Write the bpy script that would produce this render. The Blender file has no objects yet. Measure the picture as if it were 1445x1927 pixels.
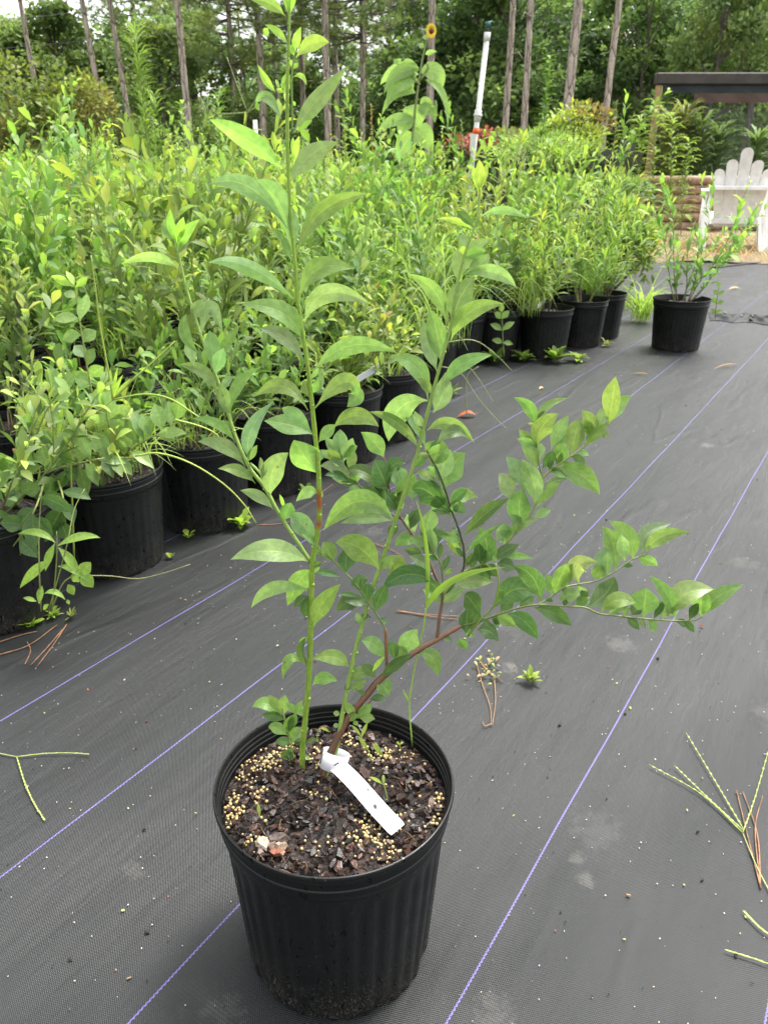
import bpy, math, random
import numpy as np
from mathutils import Vector, Matrix

S = bpy.context.scene
COL = S.collection
R = math.radians
# ------------------------------------------------------------------ camera
F, W, H, CZ = 1447.0, 1445.0, 1927.0, 0.873
PIT = math.atan(641 / F)
CP, SP = math.cos(PIT), math.sin(PIT)
cam_d = bpy.data.cameras.new('camera')
cam = bpy.data.objects.new('camera', cam_d)
COL.objects.link(cam)
S.camera = cam
cam.location = (0, 0, CZ)
cam.rotation_euler = (R(90) - PIT, 0, 0)
cam_d.sensor_fit = 'VERTICAL'
cam_d.sensor_height = 24.0
cam_d.lens = 24.0 * F / H
cam_d.clip_start = 0.02
cam_d.clip_end = 500
cam_d.dof.use_dof = True
cam_d.dof.focus_distance = 0.84
cam_d.dof.aperture_fstop = cam_d.lens / 1.7
# ------------------------------------------------------------------ light
SUN_EL, SUN_AZ = R(66), R(50)          # azimuth clockwise from +Y
wd = bpy.data.worlds.new('World')
S.world = wd
wd.use_nodes = True
nt = wd.node_tree
bg = nt.nodes['Background']
sky = nt.nodes.new('ShaderNodeTexSky')
sky.sky_type = 'NISHITA'
sky.sun_disc = False
sky.sun_elevation = SUN_EL
sky.sun_rotation = SUN_AZ
sky.dust_density = 4.0
sky.air_density = 1.0
hs = nt.nodes.new('ShaderNodeHueSaturation')
hs.inputs['Saturation'].default_value = 0.12
nt.links.new(sky.outputs[0], hs.inputs['Color'])
nt.links.new(hs.outputs[0], bg.inputs[0])
bg.inputs[1].default_value = 0.135
sl = bpy.data.lights.new('sun', 'SUN')
sl.energy = 1.5
sl.angle = R(14)
sl.color = (1.0, 0.97, 0.9)
so = bpy.data.objects.new('sun', sl)
COL.objects.link(so)
so.location = (5, 10, 20)
sd = Vector((math.sin(SUN_AZ) * math.cos(SUN_EL), math.cos(SUN_AZ) * math.cos(SUN_EL), math.sin(SUN_EL)))
so.rotation_euler = sd.to_track_quat('Z', 'Y').to_euler()
S.view_settings.view_transform = 'Standard'
S.view_settings.look = 'None'
S.view_settings.gamma = 1.0
S.view_settings.exposure = 2.0
S.cycles.max_bounces = 8
S.cycles.diffuse_bounces = 4
S.cycles.glossy_bounces = 3
S.cycles.transmission_bounces = 4
S.cycles.transparent_max_bounces = 12
# ------------------------------------------------------------------ projection helpers
YAW = R(32.70)
DV = Vector((math.sin(YAW), math.cos(YAW), 0))      # along the purple lines
NV = Vector((-math.cos(YAW), math.sin(YAW), 0))     # across them, towards the nursery block
def ray(px, py):
    u, v = px - W / 2, py - H / 2
    return Vector((u, F * CP - v * SP, -(F * SP + v * CP)))
def gnd(px, py, z=0.0):
    r = ray(px, py)
    t = (CZ - z) / -r.z
    return Vector((r.x * t, r.y * t, z))
def at(px, py, Y):
    r = ray(px, py)
    t = Y / r.y
    return Vector((r.x * t, Y, CZ + r.z * t))
def nd(n, d, z=0.0):
    v = NV * n + DV * d
    return Vector((v.x, v.y, z))
def proj(p):
    x, y, z = p[0], p[1], p[2] - CZ
    dep = y * CP - z * SP
    return (W / 2 + F * x / dep, H / 2 - F * (y * SP + z * CP) / dep)
# ------------------------------------------------------------------ mesh builder
class MB:
    def __init__(self):
        self.V, self.Fc, self.U, self.C, self.M, self.n = [], [], [], [], [], 0
    def add(self, v, f, uv=None, col=(1, 1, 1), mat=0):
        v = np.asarray(v, float).reshape(-1, 3)
        k = len(v)
        self.V.append(v)
        o = self.n
        self.Fc.extend([tuple(i + o for i in q) for q in f])
        self.U.append(np.zeros((k, 2)) if uv is None else np.asarray(uv, float))
        c = np.asarray(col, float)
        self.C.append(np.tile(c, (k, 1)) if c.ndim == 1 else c)
        self.M.extend([mat] * len(f))
        self.n += k
    def build(self, name, mats, parent=None, smooth=True, loc=None):
        me = bpy.data.meshes.new(name)
        V = np.concatenate(self.V) if self.V else np.zeros((0, 3))
        if loc is not None:
            V = V - np.array(loc)[None]
        me.from_pydata(V.tolist(), [], self.Fc)
        if self.V:
            U = np.concatenate(self.U)
            C = np.concatenate(self.C)
            li = np.zeros(len(me.loops), dtype=np.int32)
            me.loops.foreach_get('vertex_index', li)
            ul = me.uv_layers.new(name='UVMap')
            ul.data.foreach_set('uv', U[li].ravel())
            ca = me.color_attributes.new('tint', 'FLOAT_COLOR', 'POINT')
            ca.data.foreach_set('color', np.concatenate([C, np.ones((len(C), 1))], 1).ravel())
        for m in (mats if isinstance(mats, (list, tuple)) else [mats]):
            me.materials.append(m)
        me.polygons.foreach_set('material_index', np.array(self.M, dtype=np.int32))
        if smooth:
            me.polygons.foreach_set('use_smooth', np.ones(len(me.polygons), dtype=bool))
        me.update()
        o = bpy.data.objects.new(name, me)
        COL.objects.link(o)
        if loc is not None:
            o.location = loc
        if parent:
            o.parent = parent
        return o
def tag(o, label=None, cat=None, group=None, kind=None):
    for k, v in (('label', label), ('category', cat), ('group', group), ('kind', kind)):
        if v:
            o[k] = v
    return o
def empty(name, loc, label, cat, group=None, rz=0.0):
    o = bpy.data.objects.new(name, None)
    COL.objects.link(o)
    o.location = loc
    o.rotation_euler = (0, 0, rz)
    o.empty_display_size = 0.05
    return tag(o, label, cat, group)
def copy_tree(o, parent=None):
    c = o.copy()
    COL.objects.link(c)
    c.parent = parent
    for ch in list(o.children):
        copy_tree(ch, c)
    return c
def tube(mb, pts, rad, sides=8, col=(1, 1, 1), cap=True, mat=0):
    P = np.array([tuple(p) for p in pts], float)
    n = len(P)
    rad = np.broadcast_to(np.asarray(rad, float), (n,))
    T = np.gradient(P, axis=0)
    T /= np.linalg.norm(T, axis=1)[:, None] + 1e-12
    ref = np.array([1.0, 0, 0]) if abs(T[0][0]) < .8 else np.array([0, 1.0, 0])
    vs, uv, cs = [], [], []
    c = np.asarray(col, float)
    L = 0.0
    for i in range(n):
        a = ref - T[i] * ref.dot(T[i])
        a /= np.linalg.norm(a) + 1e-12
        ref = a
        b = np.cross(T[i], a)
        if i:
            L += np.linalg.norm(P[i] - P[i - 1])
        for j in range(sides):
            th = 2 * math.pi * j / sides
            vs.append(P[i] + rad[i] * (a * math.cos(th) + b * math.sin(th)))
            uv.append((j / sides, L))
            cs.append(c if c.ndim == 1 else c[i])
    f = []
    for i in range(n - 1):
        for j in range(sides):
            k = (j + 1) % sides
            f.append((i * sides + j, i * sides + k, (i + 1) * sides + k, (i + 1) * sides + j))
    if cap:
        f.append(tuple(range(sides))[::-1])
        f.append(tuple((n - 1) * sides + j for j in range(sides)))
    mb.add(vs, f, uv, np.array(cs), mat)
def smooth_line(pts, k=4):
    """Catmull-Rom through the points, any dimension"""
    P = np.asarray([tuple(p) for p in pts], float)
    P = np.vstack([2 * P[0] - P[1], P, 2 * P[-1] - P[-2]])
    out = []
    for i in range(1, len(P) - 2):
        for j in range(k):
            t = j / k
            p0, p1, p2, p3 = P[i - 1], P[i], P[i + 1], P[i + 2]
            out.append(.5 * ((2 * p1) + (-p0 + p2) * t + (2 * p0 - 5 * p1 + 4 * p2 - p3) * t * t + (-p0 + 3 * p1 - 3 * p2 + p3) * t ** 3))
    out.append(P[-2])
    return np.array(out)
def leaf(mb, b, m, t, w, N, fold=.25, col=(.1, .2, .04), nl=5, nw=2, wav=0.0, rnd=None, pk=.85, petiole=.06, lance=0.0):
    """leaf blade: quadratic through b, m, t; N = direction of the upper side"""
    b, m, t, N = (np.array(tuple(q), float) for q in (b, m, t, N))
    c = 2 * m - (b + t) / 2
    s = np.linspace(0, 1, nl + 1)[:, None]
    P = (1 - s) ** 2 * b + 2 * s * (1 - s) * c + s * s * t
    T = 2 * (1 - s) * (c - b) + 2 * s * (t - c)
    T /= np.linalg.norm(T, axis=1)[:, None] + 1e-12
    Nn = N[None] - T * (T @ N)[:, None]
    Nn /= np.linalg.norm(Nn, axis=1)[:, None] + 1e-9
    Sd = np.cross(T, Nn)
    ss = np.clip((s[:, 0] - petiole) / (1 - petiole), 0, 1)
    prof = np.sin(math.pi * np.power(ss, pk)) ** (.92 + lance)
    prof = np.maximum(prof, .05 * (s[:, 0] < .99))
    x = np.linspace(-1, 1, nw + 1)
    ph = rnd.random() * 6.28 if rnd else 0.0
    V = np.zeros((nl + 1, nw + 1, 3))
    for j, xx in enumerate(x):
        lift = fold * abs(xx) * w / 2 * prof
        if wav:
            lift = lift + wav * w * abs(xx) ** 1.5 * np.sin(s[:, 0] * 9 + ph + (1.7 if xx > 0 else 0)) * prof
        V[:, j] = P + Sd * (xx * w / 2 * prof)[:, None] + Nn * lift[:, None]
    f = []
    k = nw + 1
    for i in range(nl):
        for j in range(nw):
            f.append((i * k + j, i * k + j + 1, (i + 1) * k + j + 1, (i + 1) * k + j))
    uv = [(j / nw, i / nl) for i in range(nl + 1) for j in range(k)]
    mb.add(V.reshape(-1, 3), f, uv, col)
def box(mb, lo, hi, col=(1, 1, 1), mat=0, M=None, bev=0.0):
    x0, y0, z0 = lo
    x1, y1, z1 = hi
    if bev:
        b = bev
        v = []
        f = []
        # chamfered box: 24 vertices
        for sx in (0, 1):
            for sy in (0, 1):
                for sz in (0, 1):
                    X, Y, Z = (x0, x1)[sx], (y0, y1)[sy], (z0, z1)[sz]
                    dx, dy, dz = (b, -b)[sx], (b, -b)[sy], (b, -b)[sz]
                    v += [(X, Y + dy, Z + dz), (X + dx, Y, Z + dz), (X + dx, Y + dy, Z)]
        import bmesh
        bm = bmesh.new()
        for q in v:
            bm.verts.new(q)
        bmesh.ops.convex_hull(bm, input=bm.verts)
        bm.verts.index_update()
        v = [tuple(q.co) for q in bm.verts]
        f = [tuple(q.index for q in fc.verts) for fc in bm.faces]
        bm.free()
    else:
        v = [(x, y, z) for z in (z0, z1) for y in (y0, y1) for x in (x0, x1)]
        f = [(0, 2, 3, 1), (4, 5, 7, 6), (0, 1, 5, 4), (2, 6, 7, 3), (0, 4, 6, 2), (1, 3, 7, 5)]
    if M is not None:
        v = [tuple(M @ Vector(q)) for q in v]
    mb.add(v, f, None, col, mat)
# ------------------------------------------------------------------ materials
class NG:
    """tiny node-graph helper"""
    def __init__(self, name):
        self.m = bpy.data.materials.new(name)
        self.m.use_nodes = True
        self.t = self.m.node_tree
        self.t.nodes.clear()
        self.out = self.t.nodes.new('ShaderNodeOutputMaterial')
    def n(self, typ, ins=None, **kw):
        nd_ = self.t.nodes.new('ShaderNode' + typ)
        for k, v in kw.items():
            setattr(nd_, k, v)
        for k, v in (ins or {}).items():
            self.set(nd_.inputs[k], v)
        return nd_
    def set(self, sock, v):
        if isinstance(v, bpy.types.NodeSocket):
            self.t.links.new(v, sock)
        elif hasattr(v, 'outputs'):
            self.t.links.new(v.outputs[0], sock)
        elif isinstance(v, (tuple, list)) and len(v) == 3 and sock.type == 'RGBA':
            sock.default_value = (*v, 1)
        else:
            sock.default_value = v
    def math(self, op, a, b=0.0, clamp=False):
        return self.n('Math', {0: a, 1: b}, operation=op, use_clamp=clamp).outputs[0]
    def mix(self, fac, a, b, mode='MIX'):
        x = self.n('Mix', None, data_type='RGBA', blend_type=mode)
        self.set(x.inputs[0], fac)
        self.set(x.inputs[6], a)
        self.set(x.inputs[7], b)
        return x.outputs[2]
    def ramp(self, fac, a, b):
        return self.n('MapRange', {'Value': fac, 'From Min': a, 'From Max': b}, interpolation_type='SMOOTHSTEP').outputs[0]
    def noise(self, vec, scale, detail=3.0, rough=.55):
        x = self.n('TexNoise', {'Scale': scale, 'Detail': detail, 'Roughness': rough})
        if vec is not None:
            self.set(x.inputs['Vector'], vec)
        return x.outputs[0]
    def done(self, sh):
        self.t.links.new(sh if isinstance(sh, bpy.types.NodeSocket) else sh.outputs[0], self.out.inputs[0])
        return self.m
def plain(name, col, rough=.6, nscale=0, namt=.25, spec=.5, bump=0.0, attr=False):
    g = NG(name)
    co = g.n('TexCoord').outputs['Object']
    base = col
    if attr:
        base = g.n('VertexColor', layer_name='tint').outputs[0]
    ins = {'Roughness': rough, 'Specular IOR Level': spec}
    if nscale:
        no = g.noise(co, nscale, 5)
        base = g.mix(g.ramp(no, .3, .7), g.mix(1.0, base, (1 - namt,) * 3, 'MULTIPLY'), g.mix(1.0, base, (1 + namt,) * 3, 'MULTIPLY'))
        if bump:
            ins['Normal'] = g.n('Bump', {'Height': no, 'Strength': .6, 'Distance': bump})
    ins['Base Color'] = base
    return g.done(g.n('BsdfPrincipled', ins))
def leaf_mat(name, veins=True, rough=.42, trans=.46, spec=.55, gain=(1.20, 1.30, 1.02), sat=.89, val=1.27, under=(1.05, 1.05, 1.2)):
    g = NG(name)
    tint = g.mix(1.0, g.n('VertexColor', layer_name='tint').outputs[0], gain, 'MULTIPLY')
    tint = g.n('HueSaturation', {'Saturation': sat, 'Value': val, 'Color': tint}).outputs[0]
    uv = g.n('SeparateXYZ', {0: g.n('UVMap').outputs[0]})
    u, v = uv.outputs[0], uv.outputs[1]
    back = g.n('NewGeometry').outputs['Backfacing']
    col = tint
    ins = {'Roughness': rough, 'Specular IOR Level': spec}
    if veins:
        au = g.math('ABSOLUTE', g.math('SUBTRACT', u, .5))
        mid = g.math('SUBTRACT', 1.0, g.ramp(au, .012, .04), True)
        sv = g.math('FRACT', g.math('SUBTRACT', g.math('MULTIPLY', v, 7.0), g.math('MULTIPLY', au, 4.5)))
        sv = g.math('ABSOLUTE', g.math('SUBTRACT', sv, .5))
        side = g.math('MULTIPLY', g.math('SUBTRACT', 1.0, g.ramp(sv, .02, .13)), .4)
        edge = g.math('MULTIPLY', g.ramp(au, .462, .49), .55)
        co = g.n('TexCoord').outputs['Object']
        mot = g.noise(co, 160, 4)
        big = g.noise(co, 28, 3)
        col = g.mix(g.ramp(mot, .35, .7), g.mix(1.0, col, (.86, .88, .84), 'MULTIPLY'), g.mix(1.0, col, (1.16, 1.12, 1.1), 'MULTIPLY'))
        col = g.mix(g.math('MULTIPLY', g.ramp(big, .45, .75), .4), col, g.mix(1.0, col, (1.08, 1.06, .85), 'MULTIPLY'))
        spot = g.math('MULTIPLY', g.ramp(g.noise(co, 75, 2), .735, .76), .7)
        col = g.mix(spot, col, (.14, .07, .03))
        vein = g.math('MAXIMUM', g.math('MAXIMUM', mid, side), edge)
        lite = g.mix(1.0, g.mix(.35, col, (.30, .36, .10)), (1.35, 1.3, 1.2), 'MULTIPLY')
        col = g.mix(g.math('MULTIPLY', vein, .62), col, lite)
        hgt = g.math('ADD', g.math('MULTIPLY', g.math('MAXIMUM', mid, side), -.6), g.math('MULTIPLY', mot, .55))
        ins['Normal'] = g.n('Bump', {'Height': hgt, 'Strength': .35, 'Distance': .001})
        ins['Roughness'] = g.math('ADD', g.math('MULTIPLY', g.ramp(big, .35, .65), .22), rough - .08)
    und = g.mix(.22, g.mix(1.0, col, under, 'MULTIPLY'), (.17, .22, .13))
    colb = g.mix(back, col, und)
    ins['Base Color'] = colb
    pr = g.n('BsdfPrincipled', ins)
    tr = g.n('BsdfTranslucent', {'Color': g.mix(1.0, col, (1.45, 1.5, .95), 'MULTIPLY')})
    return g.done(g.n('MixShader', {0: trans, 1: pr, 2: tr}))
M_LEAF = leaf_mat('blueberry_leaf')
M_LEAFF = leaf_mat('field_leaf', veins=False, rough=.52, trans=.40, spec=.28, gain=(1.32, 1.28, 1.08), sat=.94, val=1.16)
M_TREE = leaf_mat('tree_leaf', veins=False, rough=.6, trans=.36, spec=.2, gain=(1.40, 1.32, 1.2), sat=.86, val=1.4)
def stem_mat(name, rough=.5):
    g = NG(name)
    co = g.n('TexCoord').outputs['Object']
    t = g.n('VertexColor', layer_name='tint').outputs[0]
    uvw = g.n('SeparateXYZ', {0: g.n('UVMap').outputs[0]})
    st = g.noise(g.n('CombineXYZ', {0: g.math('MULTIPLY', uvw.outputs[0], 14.0), 1: g.math('MULTIPLY', uvw.outputs[1], 45.0)}), 1.0, 4, .65)
    no = g.math('ADD', g.math('MULTIPLY', st, .75), g.math('MULTIPLY', g.noise(co, 220, 4), .25))
    c = g.mix(g.ramp(no, .3, .7), g.mix(1.0, t, (.62, .62, .62), 'MULTIPLY'), g.mix(1.0, t, (1.35, 1.28, 1.2), 'MULTIPLY'))
    return g.done(g.n('BsdfPrincipled', {'Base Color': c, 'Roughness': rough, 'Normal': g.n('Bump', {'Height': no, 'Strength': .5, 'Distance': .001})}))
M_STEM = stem_mat('stem')
M_BARK_CHIP = plain('bark_chip', (.1, .04, .03), .42, 240, .45, .5, .002, True)
def mat_plastic():
    g = NG('black_pot_plastic')
    co = g.n('TexCoord').outputs['Object']
    z = g.n('SeparateXYZ', {0: co}).outputs[2]
    no = g.noise(co, 420, 3)
    blotch = g.noise(co, 34, 4)
    low = g.math('SUBTRACT', 1.0, g.ramp(z, .0, .12))
    dirt = g.math('MULTIPLY', g.ramp(g.math('ADD', no, g.math('MULTIPLY', low, .13)), .66, .73), g.ramp(blotch, .30, .5))
    film = g.math('MULTIPLY', g.math('MULTIPLY', low, g.ramp(blotch, .35, .7)), .5)
    wet = g.n('TexNoise', {'Vector': g.n('Mapping', {'Vector': co, 'Scale': (1, 1, .45)}), 'Scale': 150, 'Detail': 1})
    drop = g.ramp(wet.outputs[0], .665, .69)
    c = g.mix(film, (.0060, .0068, .0068), (.016, .0145, .0125))
    c = g.mix(g.math('MULTIPLY', dirt, .7), c, (.075, .065, .052))
    c = g.mix(drop, c, (.0012, .0012, .0012))
    ro = g.math('ADD', .34, g.math('MULTIPLY', g.ramp(blotch, .3, .7), .16))
    ro = g.math('ADD', ro, g.math('MULTIPLY', dirt, .3))
    ro = g.math('SUBTRACT', ro, g.math('MULTIPLY', drop, .25))
    return g.done(g.n('BsdfPrincipled', {'Base Color': c, 'Roughness': ro, 'Specular IOR Level': .30,
                                         'Normal': g.n('Bump', {'Height': g.math('ADD', g.math('MULTIPLY', no, .4), drop), 'Strength': .25, 'Distance': .001})}))
M_POT = mat_plastic()
def mat_soil(name, sc):
    g = NG(name)
    co = g.n('TexCoord').outputs['Object']
    a = g.noise(co, 60 * sc, 6, .7)
    b = g.n('TexVoronoi', {'Vector': co, 'Scale': 110 * sc})
    c = g.mix(g.ramp(a, .35, .65), (.0045, .003, .0024), (.022, .011, .007))
    c = g.mix(g.math('MULTIPLY', g.ramp(g.noise(co, 130 * sc, 2), .6, .7), .6), c, (.06, .028, .018))
    return g.done(g.n('BsdfPrincipled', {'Base Color': c, 'Roughness': .42, 'Specular IOR Level': .4,
                                         'Normal': g.n('Bump', {'Height': g.math('ADD', a, b.outputs[0]), 'Strength': 1.0, 'Distance': .006})}))
M_SOIL = mat_soil('potting_mix', 1.0)
STAINS = [(962, 1258, .020, .9), (1085, 1612, .016, .5), (1105, 1655, .016, .6), (1165, 1212, .040, .55), (1330, 838, .03, .8), (1400, 1060, .05, .35), (1120, 1560, .05, .25), (420, 1900, .03, .3), (930, 1900, .03, .4), (1440, 1340, .04, .35), (1010, 860, .05, .25), (700, 1000, .04, .3), (250, 1640, .02, .3)]
def mat_cloth():
    g = NG('woven_ground_cloth')
    pos = g.n('TexCoord').outputs['Object']
    sx = g.n('SeparateXYZ', {0: pos})
    n = g.math('ADD', g.math('MULTIPLY', sx.outputs[0], NV.x), g.math('MULTIPLY', sx.outputs[1], NV.y))
    d = g.math('ADD', g.math('MULTIPLY', sx.outputs[0], DV.x), g.math('MULTIPLY', sx.outputs[1], DV.y))
    # stitched purple lines, one every 30 cm, zig-zag
    wob = g.math('MULTIPLY', g.math('SINE', g.math('MULTIPLY', d, 2 * math.pi / .0058)), .0005)
    drift = g.math('MULTIPLY', g.math('SUBTRACT', g.noise(g.n('CombineXYZ', {0: g.math('MULTIPLY', d, 1.3)}), 1.0, 2), .5), .012)
    q = g.math('ADD', g.math('ADD', n, wob), g.math('ADD', drift, 10.0 * .30 - .2465 + .15))
    fr = g.math('ABSOLUTE', g.math('SUBTRACT', g.math('FRACT', g.math('DIVIDE', q, .2995)), .5))
    dist = g.math('MULTIPLY', fr, .2995)
    line = g.math('SUBTRACT', 1.0, g.ramp(dist, .0007, .0014))
    stitch = g.math('ADD', .75, g.math('MULTIPLY', g.math('SINE', g.math('MULTIPLY', d, 2 * math.pi / .0058)), .25))
    # weave
    wv = g.math('MULTIPLY', g.math('SINE', g.math('MULTIPLY', n, 2 * math.pi / .0030)), g.math('SINE', g.math('MULTIPLY', d, 2 * math.pi / .0030)))
    wv2 = g.math('SINE', g.math('MULTIPLY', d, 2 * math.pi / .0046))
    streak = g.noise(g.n('CombineXYZ', {0: g.math('MULTIPLY', n, 6.0), 1: g.math('MULTIPLY', d, 1.1)}), 1.0, 5, .6)
    fine = g.noise(g.n('CombineXYZ', {0: g.math('MULTIPLY', n, 60.0), 1: g.math('MULTIPLY', d, 5.0)}), 1.0, 3, .6)
    big = g.noise(g.n('CombineXYZ', {0: g.math('MULTIPLY', n, 2.6), 1: g.math('MULTIPLY', d, 1.5)}), 1.0, 4)
    dust = g.noise(g.n('CombineXYZ', {0: g.math('MULTIPLY', n, 7.0), 1: g.math('MULTIPLY', d, 5.0), 2: 3.3}), 1.0, 5, .65)
    dn = g.noise(pos, 260, 2)
    c = g.mix(g.ramp(streak, .3, .7), (.0056, .0065, .0070), (.0102, .0114, .0120))
    c = g.mix(g.math('MULTIPLY', g.ramp(big, .42, .66), .75), c, (.0062, .0086, .0086))
    c = g.mix(g.math('MULTIPLY', g.ramp(dust, .62, .78), .40), c, (.040, .038, .034))
    c = g.mix(g.math('MULTIPLY', g.ramp(dn, .70, .76), g.math('MULTIPLY', g.ramp(dust, .45, .6), .5)), c, (.14, .135, .13))
    # dried splashes
    for px_, py_, rr_, st_ in STAINS:
        q_ = gnd(px_, py_)
        dd_ = g.n('VectorMath', {0: g.n('VectorMath', {0: pos, 1: (q_.x, q_.y, 0)}, operation='SUBTRACT').outputs[0]}, operation='LENGTH').outputs['Value']
        e_ = g.math('ADD', g.math('DIVIDE', dd_, rr_), g.math('MULTIPLY', g.math('SUBTRACT', g.noise(pos, 55, 5, .75), .5), 3.4))
        c = g.mix(g.math('MULTIPLY', g.math('SUBTRACT', 1.0, g.ramp(e_, .2, .95)), st_), c, (.075, .072, .066))
    c = g.mix(g.math('MULTIPLY', g.ramp(wv2, .2, 1.0), .6), c, (.005, .005, .005))
    c = g.mix(line, c, g.mix(stitch, (.035, .024, .13), (.135, .11, .32)))
    ro = g.math('ADD', .38, g.math('ADD', g.math('MULTIPLY', g.ramp(streak, .3, .7), .10), g.math('MULTIPLY', g.ramp(big, .35, .65), .14)))
    h1 = g.n('Bump', {'Height': wv, 'Strength': .45, 'Distance': .0006})
    wr = g.noise(g.n('CombineXYZ', {0: g.math('MULTIPLY', n, 3.6), 1: g.math('MULTIPLY', d, .9), 2: 7.7}), 1.0, 3, .5)
    ridge = g.math('SUBTRACT', 1.0, g.ramp(g.math('ABSOLUTE', g.math('SUBTRACT', wr, .52)), .0, .035))
    streak = g.math('ADD', streak, g.math('MULTIPLY', ridge, g.math('MULTIPLY', g.ramp(big, .4, .6), .22)))
    hh = g.math('ADD', g.math('MULTIPLY', streak, 1.0), g.math('MULTIPLY', fine, .07))
    h2 = g.n('Bump', {'Height': hh, 'Strength': .34, 'Distance': .018, 'Normal': h1})
    return g.done(g.n('BsdfPrincipled', {'Base Color': c, 'Roughness': ro, 'Specular IOR Level': .42, 'Normal': h2}))
M_CLOTH = mat_cloth()
def mat_ground():
    g = NG('forest_floor')
    co = g.n('TexCoord').outputs['Object']
    a = g.noise(co, .6, 6, .6)
    b = g.noise(co, 9, 5, .7)
    c = g.mix(g.ramp(a, .35, .65), (.05, .075, .02), (.10, .075, .04))
    c = g.mix(g.ramp(b, .4, .7), c, (.03, .04, .015))
    return g.done(g.n('BsdfPrincipled', {'Base Color': c, 'Roughness': .9, 'Normal': g.n('Bump', {'Height': b, 'Strength': .8, 'Distance': .1})}))
M_GROUND = mat_ground()
def mat_straw():
    g = NG('pine_straw')
    co = g.n('TexCoord').outputs['Object']
    a = g.noise(g.n('Mapping', {'Vector': co, 'Scale': (60, 14, 1), 'Rotation': (0, 0, .5)}), 1.0, 4, .7)
    b = g.noise(co, 2.2, 3)
    c = g.mix(g.ramp(a, .35, .65), (.08, .05, .025), (.25, .175, .09))
    c = g.mix(g.math('MULTIPLY', g.ramp(b, .5, .75), .5), c, (.14, .15, .05))
    return g.done(g.n('BsdfPrincipled', {'Base Color': c, 'Roughness': .8, 'Normal': g.n('Bump', {'Height': a, 'Strength': .8, 'Distance': .03})}))
M_STRAW = mat_straw()
def mat_bark(name, c1, c2, sc):
    g = NG(name)
    co = g.n('TexCoord').outputs['Object']
    mp = g.n('Mapping', {'Vector': co, 'Scale': (sc, sc, sc * .22)})
    a = g.n('TexVoronoi', {'Vector': mp, 'Scale': 1.0}, feature='DISTANCE_TO_EDGE').outputs[0]
    b = g.noise(co, 3 * sc, 5)
    c = g.mix(g.ramp(a, .0, .09), (.12, .09, .07), g.mix(g.ramp(b, .3, .7), c1, c2))
    return g.done(g.n('BsdfPrincipled', {'Base Color': c, 'Roughness': .9, 'Normal': g.n('Bump', {'Height': g.math('ADD', g.ramp(a, 0, .3), g.math('MULTIPLY', b, .4)), 'Strength': .8, 'Distance': .04})}))
M_PINE = mat_bark('pine_bark', (.36, .295, .24), (.54, .46, .385), 9)
M_GREYBARK = mat_bark('grey_bark', (.11, .095, .08), (.2, .18, .16), 12)
M_WHITE = plain('chair_paint', (.80, .79, .76), .6, 14, .10, .4, .002)
M_PVC = plain('white_pvc', (.62, .61, .585), .35, 30, .05)
M_LOG = plain('timber_log', (.30, .20, .135), .8, 12, .45, .3, .01)
M_POST = plain('weathered_post', (.34, .22, .12), .8, 10, .3, .3, .01)
M_TAGW = plain('white_tag_plastic', (.60, .60, .62), .35, 0)
M_DARK = plain('dark_mark', (.03, .03, .035), .6)
M_ORANGE = plain('orange_tape', (.75, .13, .03), .5)
M_PELLET = plain('fertilizer_pellet', (.62, .47, .22), .45, 900, .15, .5, 0, True)
M_PETAL = plain('yellow_petal', (.80, .52, .03), .5)
M_NEEDLE = plain('dry_needle', (.19, .092, .045), .6, 80, .45)
M_DEBRIS = plain('debris', (.5, .5, .5), .7, 0, 0, .3, 0, True)
M_BEAM = plain('brown_beam_cover', (.048, .040, .034), .75, 6, .25)
# ------------------------------------------------------------------ ground
def sheet(name, pts_fn, nx, ny, mat, kind='structure'):
    mb = MB()
    v = [pts_fn(i / nx, j / ny) for j in range(ny + 1) for i in range(nx + 1)]
    k = nx + 1
    f = [(j * k + i, j * k + i + 1, (j + 1) * k + i + 1, (j + 1) * k + i) for j in range(ny) for i in range(nx)]
    mb.add(v, f)
    o = mb.build(name, mat)
    o['kind'] = kind
    return o
sheet('ground', lambda a, b: (-150 + 300 * a, -60 + 260 * b, -.03), 30, 26, M_GROUND)
def cloth_pt(a, b):
    n = -3.2 + 13.0 * a ** 1.0
    d = -1.6 + (12.2 if n > 1.3 else 11.4) * b
    p = nd(n, d)
    z = .0008 * math.sin(n * 23 + d * 1.7) + .0007 * math.sin(n * 9.0 - d * 2.3)
    # two folds where the sheets overlap, far right
    q = d - (5.30 - .35 * (n - .9))
    if False:
        z += .028 * math.exp(-(q / .05) ** 2) * min(1, (.75 - n) / .15) * (.7 + .3 * math.sin(n * 31)) + .018 * math.exp(-((q - .16) / .05) ** 2) * min(1, (.75 - n) / .15)
    return (p.x, p.y, z)
sheet('ground_cloth', cloth_pt, 190, 240, M_CLOTH)
def straw_pt(a, b):
    p = gnd(1150 + 10 * math.sin(b * 9), 520)
    x = 2.2 + 9 * a
    y = 8.35 + 5.5 * b - .30 * (x - 3.5) * (1 - b)
    return (x, y, .012 + .02 * math.sin(x * 7 + y * 3) * math.sin(y * 5) + .05 * b)
sheet('straw_ground', straw_pt, 40, 30, M_STRAW)
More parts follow.
